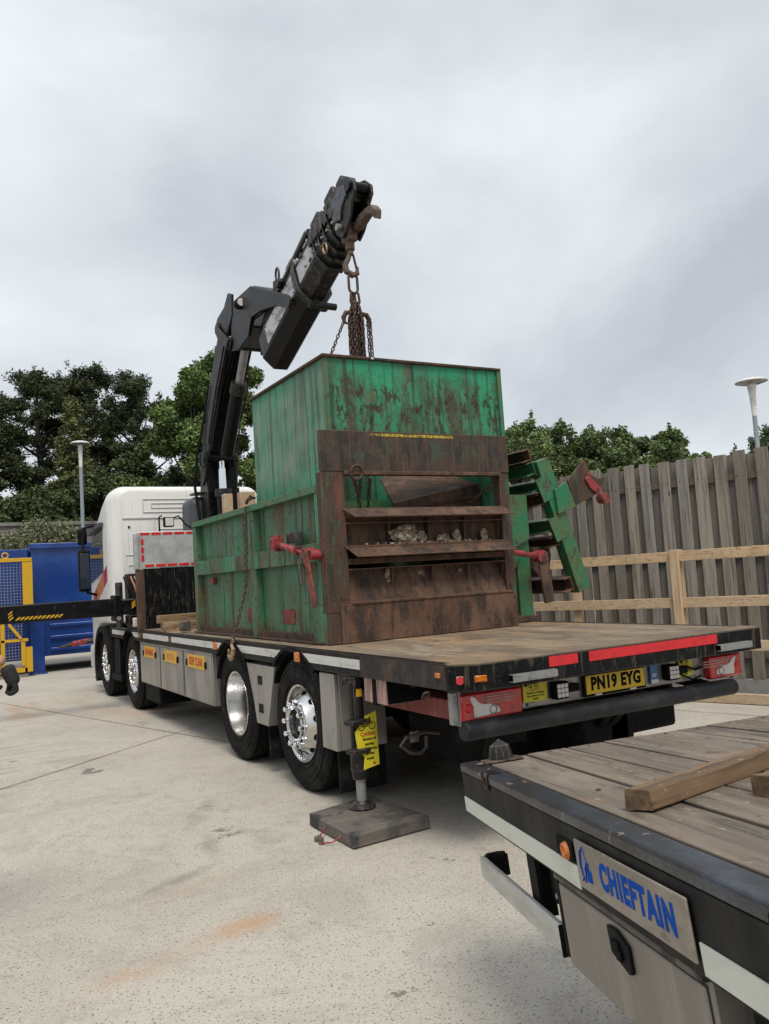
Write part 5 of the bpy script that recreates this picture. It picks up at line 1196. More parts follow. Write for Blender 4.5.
# inner boom (two side plates with web), lift cylinders
pl_out = [(8.02, 3.12), (8.06, 3.36), (7.88, 3.80), (7.58, 4.40), (7.06, 5.02), (6.90, 5.18), (6.74, 5.20), (6.62, 5.05), (6.70, 4.85), (7.15, 4.35), (7.50, 3.85), (7.72, 3.50), (7.92, 3.2)]
ib = build('inner_boom', MB().prism(pl_out, 0, K-.19, K-.155), 'crane_worn', CR_, bevel=.004)
build('boom_plate', MB().prism(pl_out, 0, K+.155, K+.19), 'crane_black', ib, bevel=.004)
build('boom_web', MB().prism([(8.0, 3.40), (7.88, 3.80), (7.60, 4.35), (7.05, 4.98), (6.98, 4.92), (7.50, 4.30), (7.78, 3.78), (7.90, 3.38)], 0, K-.154, K+.154), 'crane_black', ib, bevel=.004)
build('side_stiffener', MB().prism([(7.68, 3.70), (7.60, 3.90), (7.28, 4.40), (6.86, 4.9), (6.76, 4.88), (7.2, 4.36), (7.54, 3.84), (7.62, 3.68)], 0, K-.205, K-.191), 'crane_black', ib, bevel=.003)
build('boom_pin', MB().cyl((K-.25, 7.78, 3.50), (K+.27, 7.78, 3.50), .07, n=20), 'crane_black', ib)
build('pin_lug', MB().box((K-.235, 7.70, 3.38), (K-.192, 8.0, 3.60)), 'crane_black', ib, bevel=.02)
build('pin_lug', MB().box((K+.192, 7.70, 3.38), (K+.235, 8.0, 3.60)), 'crane_black', ib, bevel=.02)
lc = build('lift_cylinder', MB().cyl((K+.03, 7.74, 2.30), (K+.03, 7.75, 2.98), .095, n=24), 'crane_black', CR_)
build('chrome_rod', MB().cyl((K+.03, 7.75, 2.98), (K+.03, 7.78, 3.46), .056, n=24), 'chrome', lc)
build('cylinder_head', MB().cyl((K+.03, 7.75, 2.93), (K+.03, 7.75, 3.04), .12, n=24), 'crane_worn', lc)
oc = build('boom_cylinder', MB().cyl((K, 7.42, 3.50), (K, 6.80, 4.34), .095, n=24), 'crane_black', CR_)
build('cylinder_head', MB().cyl((K, 6.86, 4.26), (K, 6.77, 4.38), .112, n=24), 'crane_worn', oc)
build('rod', MB().cyl((K, 6.80, 4.34), (K, 6.46, 4.80), .055, n=24), 'steel_grey', oc)
build('hydraulic_pipe', MB().tube([(K+.08, 7.3, 3.7), (K+.14, 7.0, 4.1), (K+.13, 6.7, 4.5)], .016), 'crane_worn', oc)
build('hydraulic_pipe', MB().tube([(K-.17, 7.6, 3.6), (K-.14, 7.2, 4.3), (K-.14, 6.85, 4.75), (K-.10, 6.5, 4.9)], .018), 'crane_black', oc)

# knuckle linkage
kl = [(a-.62, b-.15) for a, b in [(7.52, 5.15), (7.62, 5.34), (7.48, 5.44), (7.2, 5.5), (7.02, 5.64), (6.88, 5.58), (6.9, 5.3), (7.15, 5.1), (7.35, 5.05)]]
kn = build('knuckle_link', MB().prism(kl, 0, K-.235, K-.20), 'crane_black', CR_, bevel=.006)
build('knuckle_plate', MB().prism(kl, 0, K+.20, K+.235), 'crane_black', kn, bevel=.006)
build('knuckle_roller', MB().cyl((K-.26, 6.84, 5.13), (K+.26, 6.84, 5.13), .08, n=20), 'crane_black', kn)
build('lower_pin', MB().cyl((K-.25, 6.42, 4.82), (K+.25, 6.42, 4.82), .085, n=20), 'crane_black', kn)
build('link_bar', MB().bar((K-.26, 6.80, 5.08), (K-.26, 6.42, 4.80), .03, .13), 'crane_worn', kn, bevel=.01)
build('link_bar', MB().bar((K+.26, 6.80, 5.08), (K+.26, 6.42, 4.80), .03, .13), 'crane_worn', kn, bevel=.01)
# outer boom: direction from base to head
A0 = Vector((K, 5.38, 4.46)); A1 = Vector((K, 3.20, 5.36)); D = (A1-A0).normalized(); U = Vector((0, -D.z, D.y)); U = Vector((0, 0, 1))-D*D.z; U.normalize(); XR = Vector((1, 0, 0))
def hexsec(s0, s1, w, h, mat, name, par, bev=.006, off=0, lift=0):
    """hexagonal boom section between distances s0, s1 along D"""
    hw, hh = w/2, h/2; P = [(-hw, hh*.55), (-hw, -hh*.45), (-hw*.45, -hh), (hw*.45, -hh), (hw, -hh*.45), (hw, hh*.55), (hw*.8, hh), (-hw*.8, hh)]
    vs = [A0+D*s_+XR*(a+off)+U*(b+lift) for s_ in (s0, s1) for a, b in P]; n = len(P)
    mb = MB().add(vs, [tuple(range(n-1, -1, -1)), tuple(range(n, 2*n))]+[(i, (i+1) % n, n+(i+1) % n, n+i) for i in range(n)])
    return build(name, mb, mat, par, bevel=bev)
def bp(s_, x, u): return A0+D*s_+XR*x+U*u
ob = hexsec(-.04, 1.18, .39, .54, 'crane_black', 'outer_boom', CR_)
build('boom_side_panel', MB().obox(bp(.66, -.199, .03), (.92, .24, .006), D, U), 'crane_pale', ob, bevel=.002)
hexsec(1.12, 1.20, .43, .58, 'crane_worn', 'boom_collar', ob, .012)
build('collar_roller', MB().cyl(bp(1.16, -.10, -.29), bp(1.16, .23, -.29), .038, n=16), 'crane_worn', ob)
hexsec(1.20, 1.75, .35, .48, 'crane_worn', 'second_section', ob)
build('section_panel', MB().obox(bp(1.44, -.179, .03), (.42, .22, .006), D, U), 'crane_pale', ob, bevel=.002)
for k in range(5):
    s_ = 1.66+.105*k; w = .40-.03*k; h = .57-.035*k
    c_ = hexsec(s_, s_+.045, w, h, 'crane_worn', 'extension_collar', ob, .01)
    hexsec(s_+.045, s_+.115, w-.06, h-.07, 'crane_black', 'extension_section', ob, .006)
    build('sliding_pad', MB().obox(bp(s_+.03, -w/2-.012, .08), (.07, .10, .02), D, U), 'crane_worn', c_, bevel=.004)
    build('wear_bolt', MB().cyl(bp(s_+.03, -w/2-.03, -.06), bp(s_+.03, -w/2, -.06), .014, n=8), 'steel_grey', c_)
    build('top_bracket', MB().obox(bp(s_+.02, -.06, h/2+.03), (.06, .08, .12), D, U), 'crane_worn', c_, bevel=.008)
build('oval_ring', MB().tube([bp(1.86, -.16, -.16)+D*(.04*math.cos(a))+U*(.065*math.sin(a)) for a in [6.2832*i/18 for i in range(18)]], .012, 6, closed=True), 'hook_gold', ob)
# head
hp = [(3.40, 5.08), (3.52, 5.34), (3.44, 5.52), (3.26, 5.60), (3.10, 5.56), (2.98, 5.46), (2.96, 5.36), (3.04, 5.28), (3.08, 5.16), (3.18, 5.06), (3.28, 5.00)]
hd = build('boom_head', MB().prism(hp, 0, K-.125, K-.095), 'crane_worn', ob, bevel=.008)
build('head_plate', MB().prism(hp, 0, K+.065, K+.09), 'crane_worn', ob, bevel=.008)
M_['crane_bluegrey'] = layered('crane_bluegrey', (.085, .095, .11), [dict(c=(.03, .03, .03), s=14, lo=.46, hi=.62), dict(c=(.2, .17, .14), s=30, lo=.6, hi=.68)], rough=.5, metal=.3, bump=.3)
build('head_block', MB().prism([(3.42, 5.2), (3.46, 5.42), (3.28, 5.52), (3.12, 5.48), (3.10, 5.38), (3.22, 5.30), (3.26, 5.18)], 0, K-.15, K-.126), 'crane_bluegrey', ob, bevel=.012)
build('head_roller', MB().cyl((K-.16, 3.06, 5.44), (K+.11, 3.06, 5.44), .055, n=18), 'crane_black', ob)
build('head_roller', MB().cyl((K-.14, 3.40, 5.46), (K+.11, 3.40, 5.46), .05, n=18), 'crane_black', ob)
build('head_pin', MB().cyl((K-.17, 3.30, 5.12), (K+.12, 3.30, 5.12), .035, n=14), 'steel_grey', ob)
build('head_core', MB().box((K-.09, 3.14, 5.34), (K+.06, 3.46, 5.48)), 'crane_worn', ob, bevel=.02)
build('head_ear', MB().obox((K-.02, 3.50, 5.56), (.10, .16, .12), (1, 0, 0), D), 'crane_worn', ob, bevel=.03)
build('head_jaw', MB().prism([(3.44, 5.24), (3.52, 5.16), (3.34, 5.08), (3.14, 5.06), (3.04, 5.08), (2.94, 5.11), (2.84, 5.08), (2.78, 5.01), (2.76, 5.10), (2.82, 5.17), (2.94, 5.18), (3.08, 5.17), (3.16, 5.14), (3.32, 5.18)], 0, K-.04, K+.05), 'crane_tan', ob, bevel=.014)
build('jaw_lug', MB().box((K-.09, 3.22, 4.98), (K+.03, 3.38, 5.14)), 'crane_tan', ob, bevel=.02)
random.seed(77)
for q_ in range(14):   # small brackets, unions and bolts along the stacked sections
    s_ = random.uniform(1.25, 2.2); build('pipe_union', MB().obox(bp(s_, -.20+.06*(s_-1.2), random.uniform(-.05, .22)-.08*(s_-1.2)), (random.uniform(.03, .07), random.uniform(.02, .05), .03), D, U), random.choice(['crane_worn', 'crane_black', 'steel_grey']), ob, bevel=.005)
for q_ in range(8):
    build('panel_bolt', MB().cyl(bp(.24+.12*q_, -.203, -.07 if q_ % 2 else .13), bp(.24+.12*q_, -.210, -.07 if q_ % 2 else .13), .010, n=8), 'crane_worn', ob)
for q_ in range(4):
    o_ = -.10+.045*q_; build('hose', MB().tube([bp(-.25, o_, .10), bp(-.12, o_-.02, .33), bp(.15, o_-.03, .40+.01*q_), bp(.5, o_-.02, .36)], .012, 7), 'plastic_black', ob)
for q_ in (1.70, 2.08): build('end_lug', MB().obox(bp(q_, -.02, .36-.1*(q_-1.7)), (.22, .16, .16), D, U), 'crane_worn', ob, bevel=.025)
build('end_lug', MB().obox(bp(2.34, -.02, .23), (.14, .16, .18), D, U), 'crane_worn', ob, bevel=.02)
# telescope ram along the top
tr = build('extension_ram', MB().cyl(bp(.05, -.07, .37), bp(1.55, -.07, .37), .065, n=20), 'crane_black', ob)
build('ram_rod', MB().cyl(bp(1.55, -.07, .37), bp(1.75, -.07, .37), .03, n=14), 'chrome', tr)
build('ram_band', MB().cyl(bp(.95, -.07, .37), bp(1.08, -.07, .37), .085, n=20), 'crane_worn', tr)
for q_ in range(5):
    o_ = -.12+.05*q_; build('hose', MB().tube([(K+o_, 7.5, 3.9), (K+o_*1.1, 7.15, 4.35), (K+o_, 6.65, 4.78), (K+o_, 6.3, 5.05+.02*q_), (K+o_, 5.9, 5.12), (K+o_*.9, 5.4, 4.95)], .012, 7), 'plastic_black', CR_)
for q_ in range(3):
    build('hose', MB().tube([(K-.24, 8.0+.04*q_, 2.6), (K-.27-.01*q_, 8.1, 3.1), (K-.26, 7.95+.03*q_, 3.6), (K-.215, 7.75+.03*q_, 4.0), (K-.21, 7.45, 4.5)], .011, 7), 'plastic_black', CR_)
build('side_pipe', MB().tube([bp(.55, -.16, .33), bp(1.0, -.17, .32), bp(1.6, -.17, .33)], .012), 'steel_grey', tr)
build('valve_bump', MB().obox(bp(.80, -.17, .31), (.12, .06, .10), D, U), 'crane_worn', tr, bevel=.012)
# bracket that carries the outer boom (triangular arm with lamp)
ba_pts = [(6.25, 5.32), (6.36, 4.94), (6.36, 4.69), (6.15, 4.65), (5.75, 4.72), (5.62, 4.92), (5.3, 4.90), (4.8, 4.80), (4.46, 4.66), (4.38, 4.74), (4.5, 4.83), (5.0, 5.05), (5.6, 5.31)]
for x0, x1 in ((K-.225, K-.18), (K+.18, K+.225)):
    build('boom_bracket', MB().prism(ba_pts, 0, x0, x1), 'crane_black', ob, bevel=.006)
build('bracket_top', MB().prism([(6.25, 5.33), (6.25, 5.27), (5.6, 5.26), (5.0, 5.0), (5.0, 5.06), (5.6, 5.32)], 0, K-.179, K+.179), 'crane_black', ob, bevel=.004)
build('bracket_web', MB().prism([(6.3, 4.89), (6.34, 4.89), (6.3, 4.74), (5.7, 4.81), (5.7, 4.85)], 0, K-.179, K+.179), 'crane_worn', ob, bevel=.004)
build('cross_pin', MB().cyl((K-.24, 4.45, 4.72), (K+.24, 4.45, 4.72), .055, n=16), 'crane_worn', ob)
wl_ = build('boom_lamp', MB().cyl((K-.24, 5.90, 5.20), (K-.24, 6.0, 5.20), .065, n=18), 'plastic_black', ob)
build('lens', MB().cyl((K-.24, 5.885, 5.20), (K-.24, 5.902, 5.20), .05, n=18), 'clear_lens', wl_)
build('top_shackle', MB().tube([(K, 5.25+.05*math.cos(a), 5.35+.09*math.sin(a)) for a in [6.2832*i/14 for i in range(14)]], .014, 6, closed=True).box((K-.04, 5.19, 5.12), (K+.04, 5.31, 5.28)), 'crane_worn', ob)

# hook and sling (hook_y column)
HY = 3.30; HZ = .13
hk = build('hook_block', MB().cyl((K-.03, HY, 5.10), (K-.03, HY, 4.90), .048, n=18).cyl((K-.03, HY, 5.20), (K-.03, HY, 5.10), .032, n=14).cyl((K-.03, HY, 4.90), (K-.03, HY, 4.85), .032, n=14), 'crane_tan', CR_, bevel=.006)
build('swivel_bolt', MB().cyl((K-.10, HY-.02, 5.10), (K+.10, HY-.02, 5.08), .028, n=10), 'crane_worn', hk)
build('hook', MB().tube([(K-.03, HY, 4.88), (K-.055, HY+.01, 4.81), (K-.09, HY+.01, 4.75), (K-.08, HY+.01, 4.68), (K-.02, HY, 4.645), (K+.035, HY, 4.67), (K+.04, HY, 4.74)], [.024, .026, .03, .033, .033, .026, .012], 10), 'crane_tan', hk)
build('safety_latch', MB().bar((K, HY, 4.86), (K+.035, HY, 4.69), .02, .014), 'chain_rust', hk)
t = thing('chain_sling', (K-.02, HY, 4.6), 'bundle of rusty lifting chains hanging from the crane hook into the hopper', 'chain sling')
mb = MB(); link_mb(mb, (K-.02, HY, 4.56), (0, 0, 1), (1, 0, .1), .23, .125, .014, 8, 8); build('master_link', mb, 'chain_dark', t)
mb = MB(); link_mb(mb, (K-.045, HY, 4.41), (.1, 0, 1), (1, .6, 0), .14, .065, .013, 7, 6); build('sub_link', mb, 'chain_rust', t)
mb = MB(); link_mb(mb, (K+.015, HY, 4.41), (-.1, 0, 1), (1, -.6, 0), .14, .065, .013, 7, 6); build('sub_link', mb, 'chain_rust', t)
random.seed(22)
for i in range(13):
    a = 6.2832*i/13; rr = .03+.05*((i*5) % 3)/2; x = K+rr*math.cos(a)*1.15; y = HY+rr*math.sin(a)
    mb = MB(); chain(mb, [(K-.01+.35*(x-K), HY+.3*(y-HY), 4.37), (x, y, 4.22), (x+random.uniform(-.015, .015), y, 3.0)], .058, .042, .0082, jitter=.6)
    build('sling_leg', mb, 'chain_rust' if i % 4 else 'chain_dark', t)
for dx in (-.12, .11):
    build('shortening_hook', MB().tube([(K+dx*.5, HY, 4.26), (K+dx, HY, 4.25), (K+dx*1.25, HY, 4.20), (K+dx*1.2, HY, 4.15), (K+dx*.9, HY, 4.14)], [.018, .026, .026, .018, .010], 7), 'chain_rust', t)
for dx in (-.09, .12, .15):
    mb = MB(); chain(mb, [(K+dx, HY, 4.20), (K+dx*1.1, HY+.02, 3.0)], .052, .038, .007); build('sling_leg', mb, 'chain_dark', t)
mb = MB(); chain(mb, [(K-.15, HY, 4.16), (K-.42, HY+.05, 3.55), (K-.5, HY+.05, 3.3)], .052, .038, .007); build('sling_leg', mb, 'chain_dark', t)

# ------------------------------------------------------------------ TRAILER (own frame: s along, t inwards, w up)
TO = Vector((-.76, -1.07, .90)); TS = Vector((-.36685, -.92321, .11447)).normalized()
TT = Vector((.93018, -.36224, .05945)); TT = (TT-TS*TT.dot(TS)).normalized(); TW = TT.cross(TS)*-1 if TT.cross(TS).z < 0 else TT.cross(TS)
TM = Matrix((TS, TT, TW)).transposed().to_4x4(); TM.translation = TO
TL = thing('flatbed_trailer', tuple(TO), 'black edged plank deck trailer with CHIEFTAIN plate, tilted up in the right foreground', 'trailer')
def tbuild(name, mb, mat, par=None, **k):
    mb.xf(TM); par = par or TL
    return build(name, mb, mat, par, **k)
# planks run along s: give them their own object space for the grain (rotate the empty? keep object axes aligned through a rotated root)
TL.matrix_world = TM.copy()
ORG[TL.name] = Vector((0, 0, 0))
def tbuild(name, mb, mat, par=None, **k):
    par = par or TL; ORG[par.name] = Vector((0, 0, 0)); o = build(name, mb, mat, par, **k); ORG[o.name] = Vector((0, 0, 0)); return o
TLEN = 3.6
random.seed(14)
bd = [.088, .26, .42, .57, .735, .885, 1.005, 1.15, 1.30, 1.45, 1.6, 1.75, 1.9, 2.05, 2.2, 2.40]
fr = []
for i in range(len(bd)-1):
    fr.append(lambda mb, a=bd[i], b=bd[i+1], dz=random.uniform(-.003, .003): mb.box((.012, a+.0045, -.035), (TLEN, b-.0045, -.004+dz)))
pk = planks(fr, .85, 1.15); n8 = 8
pk.tint[5*n8:6*n8] = [(.42, .42, .44)]*n8
M_['trailer_wood'] = wood('trailer_wood_s', (.155, .122, .092), (.10, .078, .058), 0, spots=[
    dict(c=(.23, .185, .14), s=(1.5, 7, 1), lo=.50, hi=.66, amt=.6), dict(c=(.065, .05, .036), s=(3, 7, 1), lo=.55, hi=.68, amt=.75, nr=.75), dict(c=(.24, .115, .05), s=(2.5, 2, 1), lo=.60, hi=.72, amt=.6),
    dict(c=(.05, .038, .03), s=(14, 22, 1), lo=.60, hi=.68, amt=.7), dict(c=(.36, .30, .23), s=(30, 50, 1), lo=.62, hi=.7, amt=.6)])
tbuild('plank_deck', pk, 'trailer_wood', bevel=.003)
M_['trailer_edge'] = layered('trailer_edge', (.009, .010, .013), [dict(c=(.035, .05, .075), s=(3, 8, 8), lo=.44, hi=.66, amt=.7, r=.3), dict(c=(.24, .15, .10), s=(9, 14, 14), lo=.60, hi=.66, r=.8, band=(0, 1.1, .2)), dict(c=(.3, .25, .2), s=26, lo=.64, hi=.7, amt=.7)], rough=.38, bump=.15, edge=((.16, .12, .09), .006, .7))  # bluish layer paints a sheen into the black edge's colour
M_['trailer_side'] = layered('trailer_side', (.009, .009, .009), [dict(c=(.028, .027, .024), s=(6, 6, 3), lo=.4, hi=.7), dict(c=(.2, .19, .17), s=50, lo=.68, hi=.73, amt=.6)], rough=.65, bump=.1, spec=.2)
tbuild('edge_rail', MB().box((0, 0, -.030), (TLEN, .072, .002)), 'trailer_edge', bevel=.008, seg=3)
tbuild('edge_side', MB().box((0.003, .003, -.178), (TLEN, .03, -.031)), 'trailer_side')
tbuild('edge_rail', MB().box((0, 2.41, -.17), (TLEN, 2.49, .002)), 'trailer_edge', bevel=.008)
tbuild('end_rail', MB().box((.002, .074, -.17), (.011, 2.41, -.006)), 'trailer_side', bevel=.002)
tbuild('reflective_tape', MB().box((.004, -.0015, -.170), (1.20, .002, -.118)), 'tape_clean')
tbuild('reflective_tape', MB().box((1.77, -.0015, -.170), (TLEN, .002, -.118)), 'tape_clean')
for s_ in (.34, 1.99):
    r_ = tbuild('lashing_recess', MB().box((s_, -.003, -.05 if s_ > 1 else -.045), (s_+.09, .05, .0045)), 'ink_black', bevel=.02 if s_ > 1 else .006)
    tbuild('lashing_ring', MB().tube([(s_+.055+.022*math.cos(a), .0, -.02+.022*math.sin(a)) for a in [6.2832*i/14 for i in range(14)]], .007, 6, closed=True), 'chain_rust', r_)
tbuild('edge_hole', MB().box((.14, .035, .001), (.19, .06, .0035)), 'ink_black', bevel=.001)
for k_ in range(len(bd)-1):
    for s_ in (.06, .95, 1.9, 2.8):
        tbuild('plank_bolt', MB().cyl((s_, (bd[k_]+bd[k_+1])/2, -.006), (s_, (bd[k_]+bd[k_+1])/2, -.0008), .007, n=8), 'crane_worn') if k_ < 8 else None
# cone stop at the corner
cn = tbuild('corner_cone', MB().lathe([(-.002, .001), (-.002, .045), (.006, .046), (.05, .036), (.072, .001)], (.05, .15, 0), 2, 10), 'crane_worn', ang=25)
tbuild('cone_plate', MB().box((.014, .078, -.003), (.12, .22, .001)), 'block_timber', cn, bevel=.001)
# name plate
M_['name_plate'] = layered('name_plate', (.30, .26, .22), [dict(c=(.22, .19, .16), s=(4, 4, 9), lo=.42, hi=.66), dict(c=(.38, .35, .31), s=(60, 4, 60), lo=.55, hi=.7, amt=.5), dict(c=(.13, .11, .09), s=(7, 7, 12), lo=.62, hi=.72)], rough=.5, metal=.3)
npz = tbuild('name_plate', MB().box((1.22, -.008, -.156), (1.76, -.002, -.050)), 'name_plate', bevel=.004)
# text: reading along +s, letters facing outwards (-t)
def ttext(name, s_, size, s0, w0, mat, par, **k):
    return text_obj(name, s_, size, (s0, -.0085, w0), (1, 0, 0), (0, 0, 1), mat, par, **k)
ttext('lettering', 'CHIEFTAIN', .073, 1.535, -.1035, 'ink_blue', npz, bold=.0038, sx=.84, spacing=1.17, ext=.0004)
def tarc(pts, r): return MB().tube([(a, -.0095, b) for a, b in pts], r, 5)
fx, fz = 1.245, -.145
mk = tarc([(fx+.012, fz+.02), (fx+.006, fz+.045), (fx+.013, fz+.072), (fx+.03, fz+.087)], [.0015, .0025, .0028, .001])
mk.tube([(fx+.03, -.0095, fz+.087), (fx+.044, -.0095, fz+.055), (fx+.055, -.0095, fz+.045)], .001, 4)
mk.tube([(fx+.03, -.0095, fz+.012), (fx+.034, -.0095, fz+.04), (fx+.045, -.0095, fz+.055), (fx+.058, -.0095, fz+.052)], [.001, .002, .0025, .001], 5)
for i in range(4): mk.box((fx+.043+i*.006, -.0105, fz+.014), (fx+.0475+i*.006, -.008, fz+.044-i*.002))
mk.tube([(fx+.006, -.0095, fz+.008), (fx+.016, -.0095, fz+.02), (fx+.026, -.0095, fz+.008)], .0015, 4)
tbuild('headdress_logo', mk, 'ink_blue', npz)
al = tbuild('side_marker', MB().box((1.075, -.004, -.112), (1.185, .002, -.068)), 'ink_black', bevel=.0015)
tbuild('amber_lens', MB().lathe([(.004, .001), (-.010, .012), (-.013, .018), (-.004, .022), (.002, .023)], (1.145, 0, -.092), 1, 16, closed=False), 'amber_lens', al)
# toolbox
M_['tool_locker'] = layered('tool_locker', (.27, .245, .215), [dict(c=(.21, .19, .165), s=(5, 5, 1.5), lo=.42, hi=.62), dict(c=(.22, .20, .175), s=(45, 45, 3), lo=.5, hi=.7, amt=.4), dict(c=(.33, .30, .27), s=(60, 60, 3), lo=.58, hi=.7, amt=.5)], rough=.45, metal=.4, bump=.05)
lk = tbuild('tool_locker', MB().box((.965, .02, -.41), (1.735, .5, -.18)), 'tool_locker', bevel=.006)
tbuild('locker_lip', MB().box((.965, .006, -.196), (1.735, .022, -.181)), 'pad', lk, bevel=.003)
tbuild('locker_door', MB().box((.98, .012, -.402), (1.725, .0195, -.205)), 'tool_locker', lk, bevel=.004)
lt = tbuild('paddle_latch', MB().prism([(1.31, -.215), (1.365, -.212), (1.42, -.232), (1.42, -.285), (1.40, -.292), (1.315, -.272)], 1, .004, .0115), 'plastic_black', lk, bevel=.004)
tbuild('latch_paddle', MB().box((1.335, -.002, -.262), (1.375, .004, -.235)).box((1.36, -.004, -.272), (1.385, .003, -.25)), 'ink_black', lt, bevel=.003)
tbuild('locker_bracket', MB().box((.925, .02, -.40), (.948, .10, -.179)), 'plastic_black', bevel=.003)
M_['guard_alloy'] = layered('guard_alloy', (.50, .50, .47), [dict(c=(.40, .39, .36), s=(4, 4, 20), lo=.42, hi=.66), dict(c=(.3, .27, .24), s=30, lo=.62, hi=.7, amt=.6)], rough=.45, metal=.2)
# side guard
tbuild('side_guard', MB().box((.03, .015, -.405), (.915, .035, -.33)), 'guard_alloy', bevel=.006)
tbuild('guard_cap', MB().box((.913, .012, -.407), (.919, .037, -.328)), 'ink_black')
tbuild('guard_end', MB().tube([(.06, .03, -.34), (.035, .045, -.335), (.03, .085, -.335), (.045, .11, -.335)], .012, 6).box((.03, .03, -.41), (.045, .12, -.335)), 'plastic_black', bevel=.004)
tbuild('guard_post', MB().box((.60, .04, -.40), (.68, .055, -.179)).box((.60, .055, -.40), (.61, .11, -.179)), 'plastic_black', bevel=.002)
pts = [(.72+.15*math.cos(R(a)), -.179+.15*math.sin(R(a))) for a in range(-90, 1, 9)]+[(.72, -.179)]
gp = tbuild('tilt_quadrant', MB().prism(pts, 1, .07, .078), 'plastic_black')
mb = MB()
for a in (-75, -58, -41, -24, -8): mb.cyl((.72+.13*math.cos(R(a)), .0675, -.179+.13*math.sin(R(a))), (.72+.13*math.cos(R(a)), .0702, -.179+.13*math.sin(R(a))), .008, n=10)
tbuild('quadrant_hole', mb, 'concrete', gp)
# underframe and wheels
mb = MB().box((.3, .8, -.33), (TLEN, .9, -.05)).box((.3, 1.6, -.33), (TLEN, 1.7, -.05))
for s_ in (.35, .9, 1.8, 2.5, 3.2): mb.box((s_, .04, -.12), (s_+.05, 2.45, -.04))
tbuild('underframe', mb, 'plastic_black')
tbuild('wing', MB().box((1.80, .05, -.36), (1.86, .5, -.178)).box((1.86, .05, -.25), (3.2, .5, -.235)), 'plastic_black', bevel=.01)
for s_, t0 in ((2.25, .25), (2.25, 2.25), (3.05, .25), (3.05, 2.25)):
    rz = .39; wcz = -(TM @ Vector((s_, t0, 0))).z+rz
    tb_ = tbuild('wheel', MB().lathe([(-.09, .22), (-.115, .26), (-.11, .34), (-.08, .385), (.08, .385), (.11, .34), (.115, .26), (.09, .22)], (0, 0, 0), 1, 40).xf(Matrix.Translation((s_, t0, wcz))), 'rubber')
    tbuild('rim', MB().lathe([(-.085, .222), (-.06, .20), (-.03, .17), (-.05, .09), (-.10, .07), (-.11, .001), (.08, .001), (.08, .222)], (0, 0, 0), 1, 32).xf(Matrix.Translation((s_, t0, wcz))), 'steel_grey', tb_)
tbuild('axle', MB().cyl((2.25, .2, -.72), (2.25, 2.3, -.72), .05).cyl((3.05, .2, -.82), (3.05, 2.3, -.82), .05), 'plastic_black')
# timbers on the trailer
random.seed(33)
def tlog(p, q, w, h, lab, name='timber_beam'):
    p = TM @ Vector(p); q = TM @ Vector(q); n_ = 16; mb = MB(); d = (q-p).normalized(); side = d.cross(TW).normalized(); vs = []
    for i in range(n_+1):
        c = p.lerp(q, i/n_); k = 1+.06*mnoise.noise(Vector((i*.6, 0, w*40)))
        dr = [random.uniform(-.003, .003) for _ in range(8)]
        P = [(-w/2+.003, 0), (w/2-.003, 0), (w/2, .003), (w/2, h-.004), (w/2-.004, h), (-w/2+.006, h), (-w/2, h-.007), (-w/2, .003)]
        for (a, b), e_ in zip(P, dr): vs.append(c+side*(a*k+e_)+TW*(b*k+e_+.001))
    m_ = 8; fs = [tuple(range(m_)), tuple(n_*m_+i for i in range(m_-1, -1, -1))]+[(i*m_+j, i*m_+(j+1) % m_, (i+1)*m_+(j+1) % m_, (i+1)*m_+j) for i in range(n_) for j in range(m_)]
    mb.add(vs, fs); mb.tint = [(1, 1, 1)]*len(vs)
    # own axes: rotate so the grain follows the beam
    rot = Matrix((d, side, d.cross(side))).transposed().to_4x4(); rot.translation = p; inv = rot.inverted()
    mb.xf(inv); o = build(name, mb, 'old_timber', None, origin=(0, 0, 0), ang=50, bevel=.002); o.matrix_world = rot
    return setp(o, lab, 'timber beam', 'timbers lying on the trailer')
tlog((1.285, .14, -.003), (.80, 1.03, -.003), .075, .045, 'rough brown timber beam lying across the trailer planks')
tlog((1.37, .40, -.003), (1.25, .95, -.003), .07, .045, 'end of a second dark timber at the right edge of the photo, on the trailer planks')

# ------------------------------------------------------------------ PERSON just outside the left edge: forearm and glove are in view
PX = Vector((-2.86, .80, 0))
P = thing('person', tuple(PX), 'person at the left edge, only a bare forearm and black glove in view', 'person')
def skin_obj(name, verts, edges, radii, mat, parent, sub=2, root=0):
    me = bpy.data.meshes.new(name); org = ORG[parent.name]; me.from_pydata([tuple(Vector(v)-org) for v in verts], edges, [])
    o = bpy.data.objects.new(name, me); C.objects.link(o); o.parent = parent; ORG[o.name] = org
    m = o.modifiers.new('skin', 'SKIN'); sv = me.skin_vertices[0].data
    for i, r_ in enumerate(radii): sv[i].radius = (r_, r_) if not isinstance(r_, tuple) else r_; sv[i].use_root = (i == root)
    m.use_smooth_shade = True; s_ = o.modifiers.new('sub', 'SUBSURF'); s_.levels = sub; s_.render_levels = sub
    me.materials.append(M_[mat]); return o
def pv(x, y, z): return PX+Vector((x, y, z))
HAND = Vector((-2.165, .50, 1.26))
wrist = HAND+Vector((-.028, .0, .070)); elbow = Vector((-2.62, .62, 1.28+.0)); elbow = Vector((-2.47, .58, 1.50)); 
bodyv = [pv(0, 0, .98), pv(0, 0, 1.15), pv(0, 0, 1.35), pv(.01, 0, 1.50), pv(.02, 0, 1.60),
         pv(0, .10, .92), pv(.02, .11, .50), pv(-.02, .12, .09), pv(0, -.10, .92), pv(.02, -.11, .50), pv(-.02, -.12, .09),
         pv(.02, -.19, 1.45), pv(.18, -.27, 1.36), tuple(elbow), tuple(wrist),
         pv(.02, .19, 1.45), pv(.10, .26, 1.20), pv(.34, .16, 1.17)]
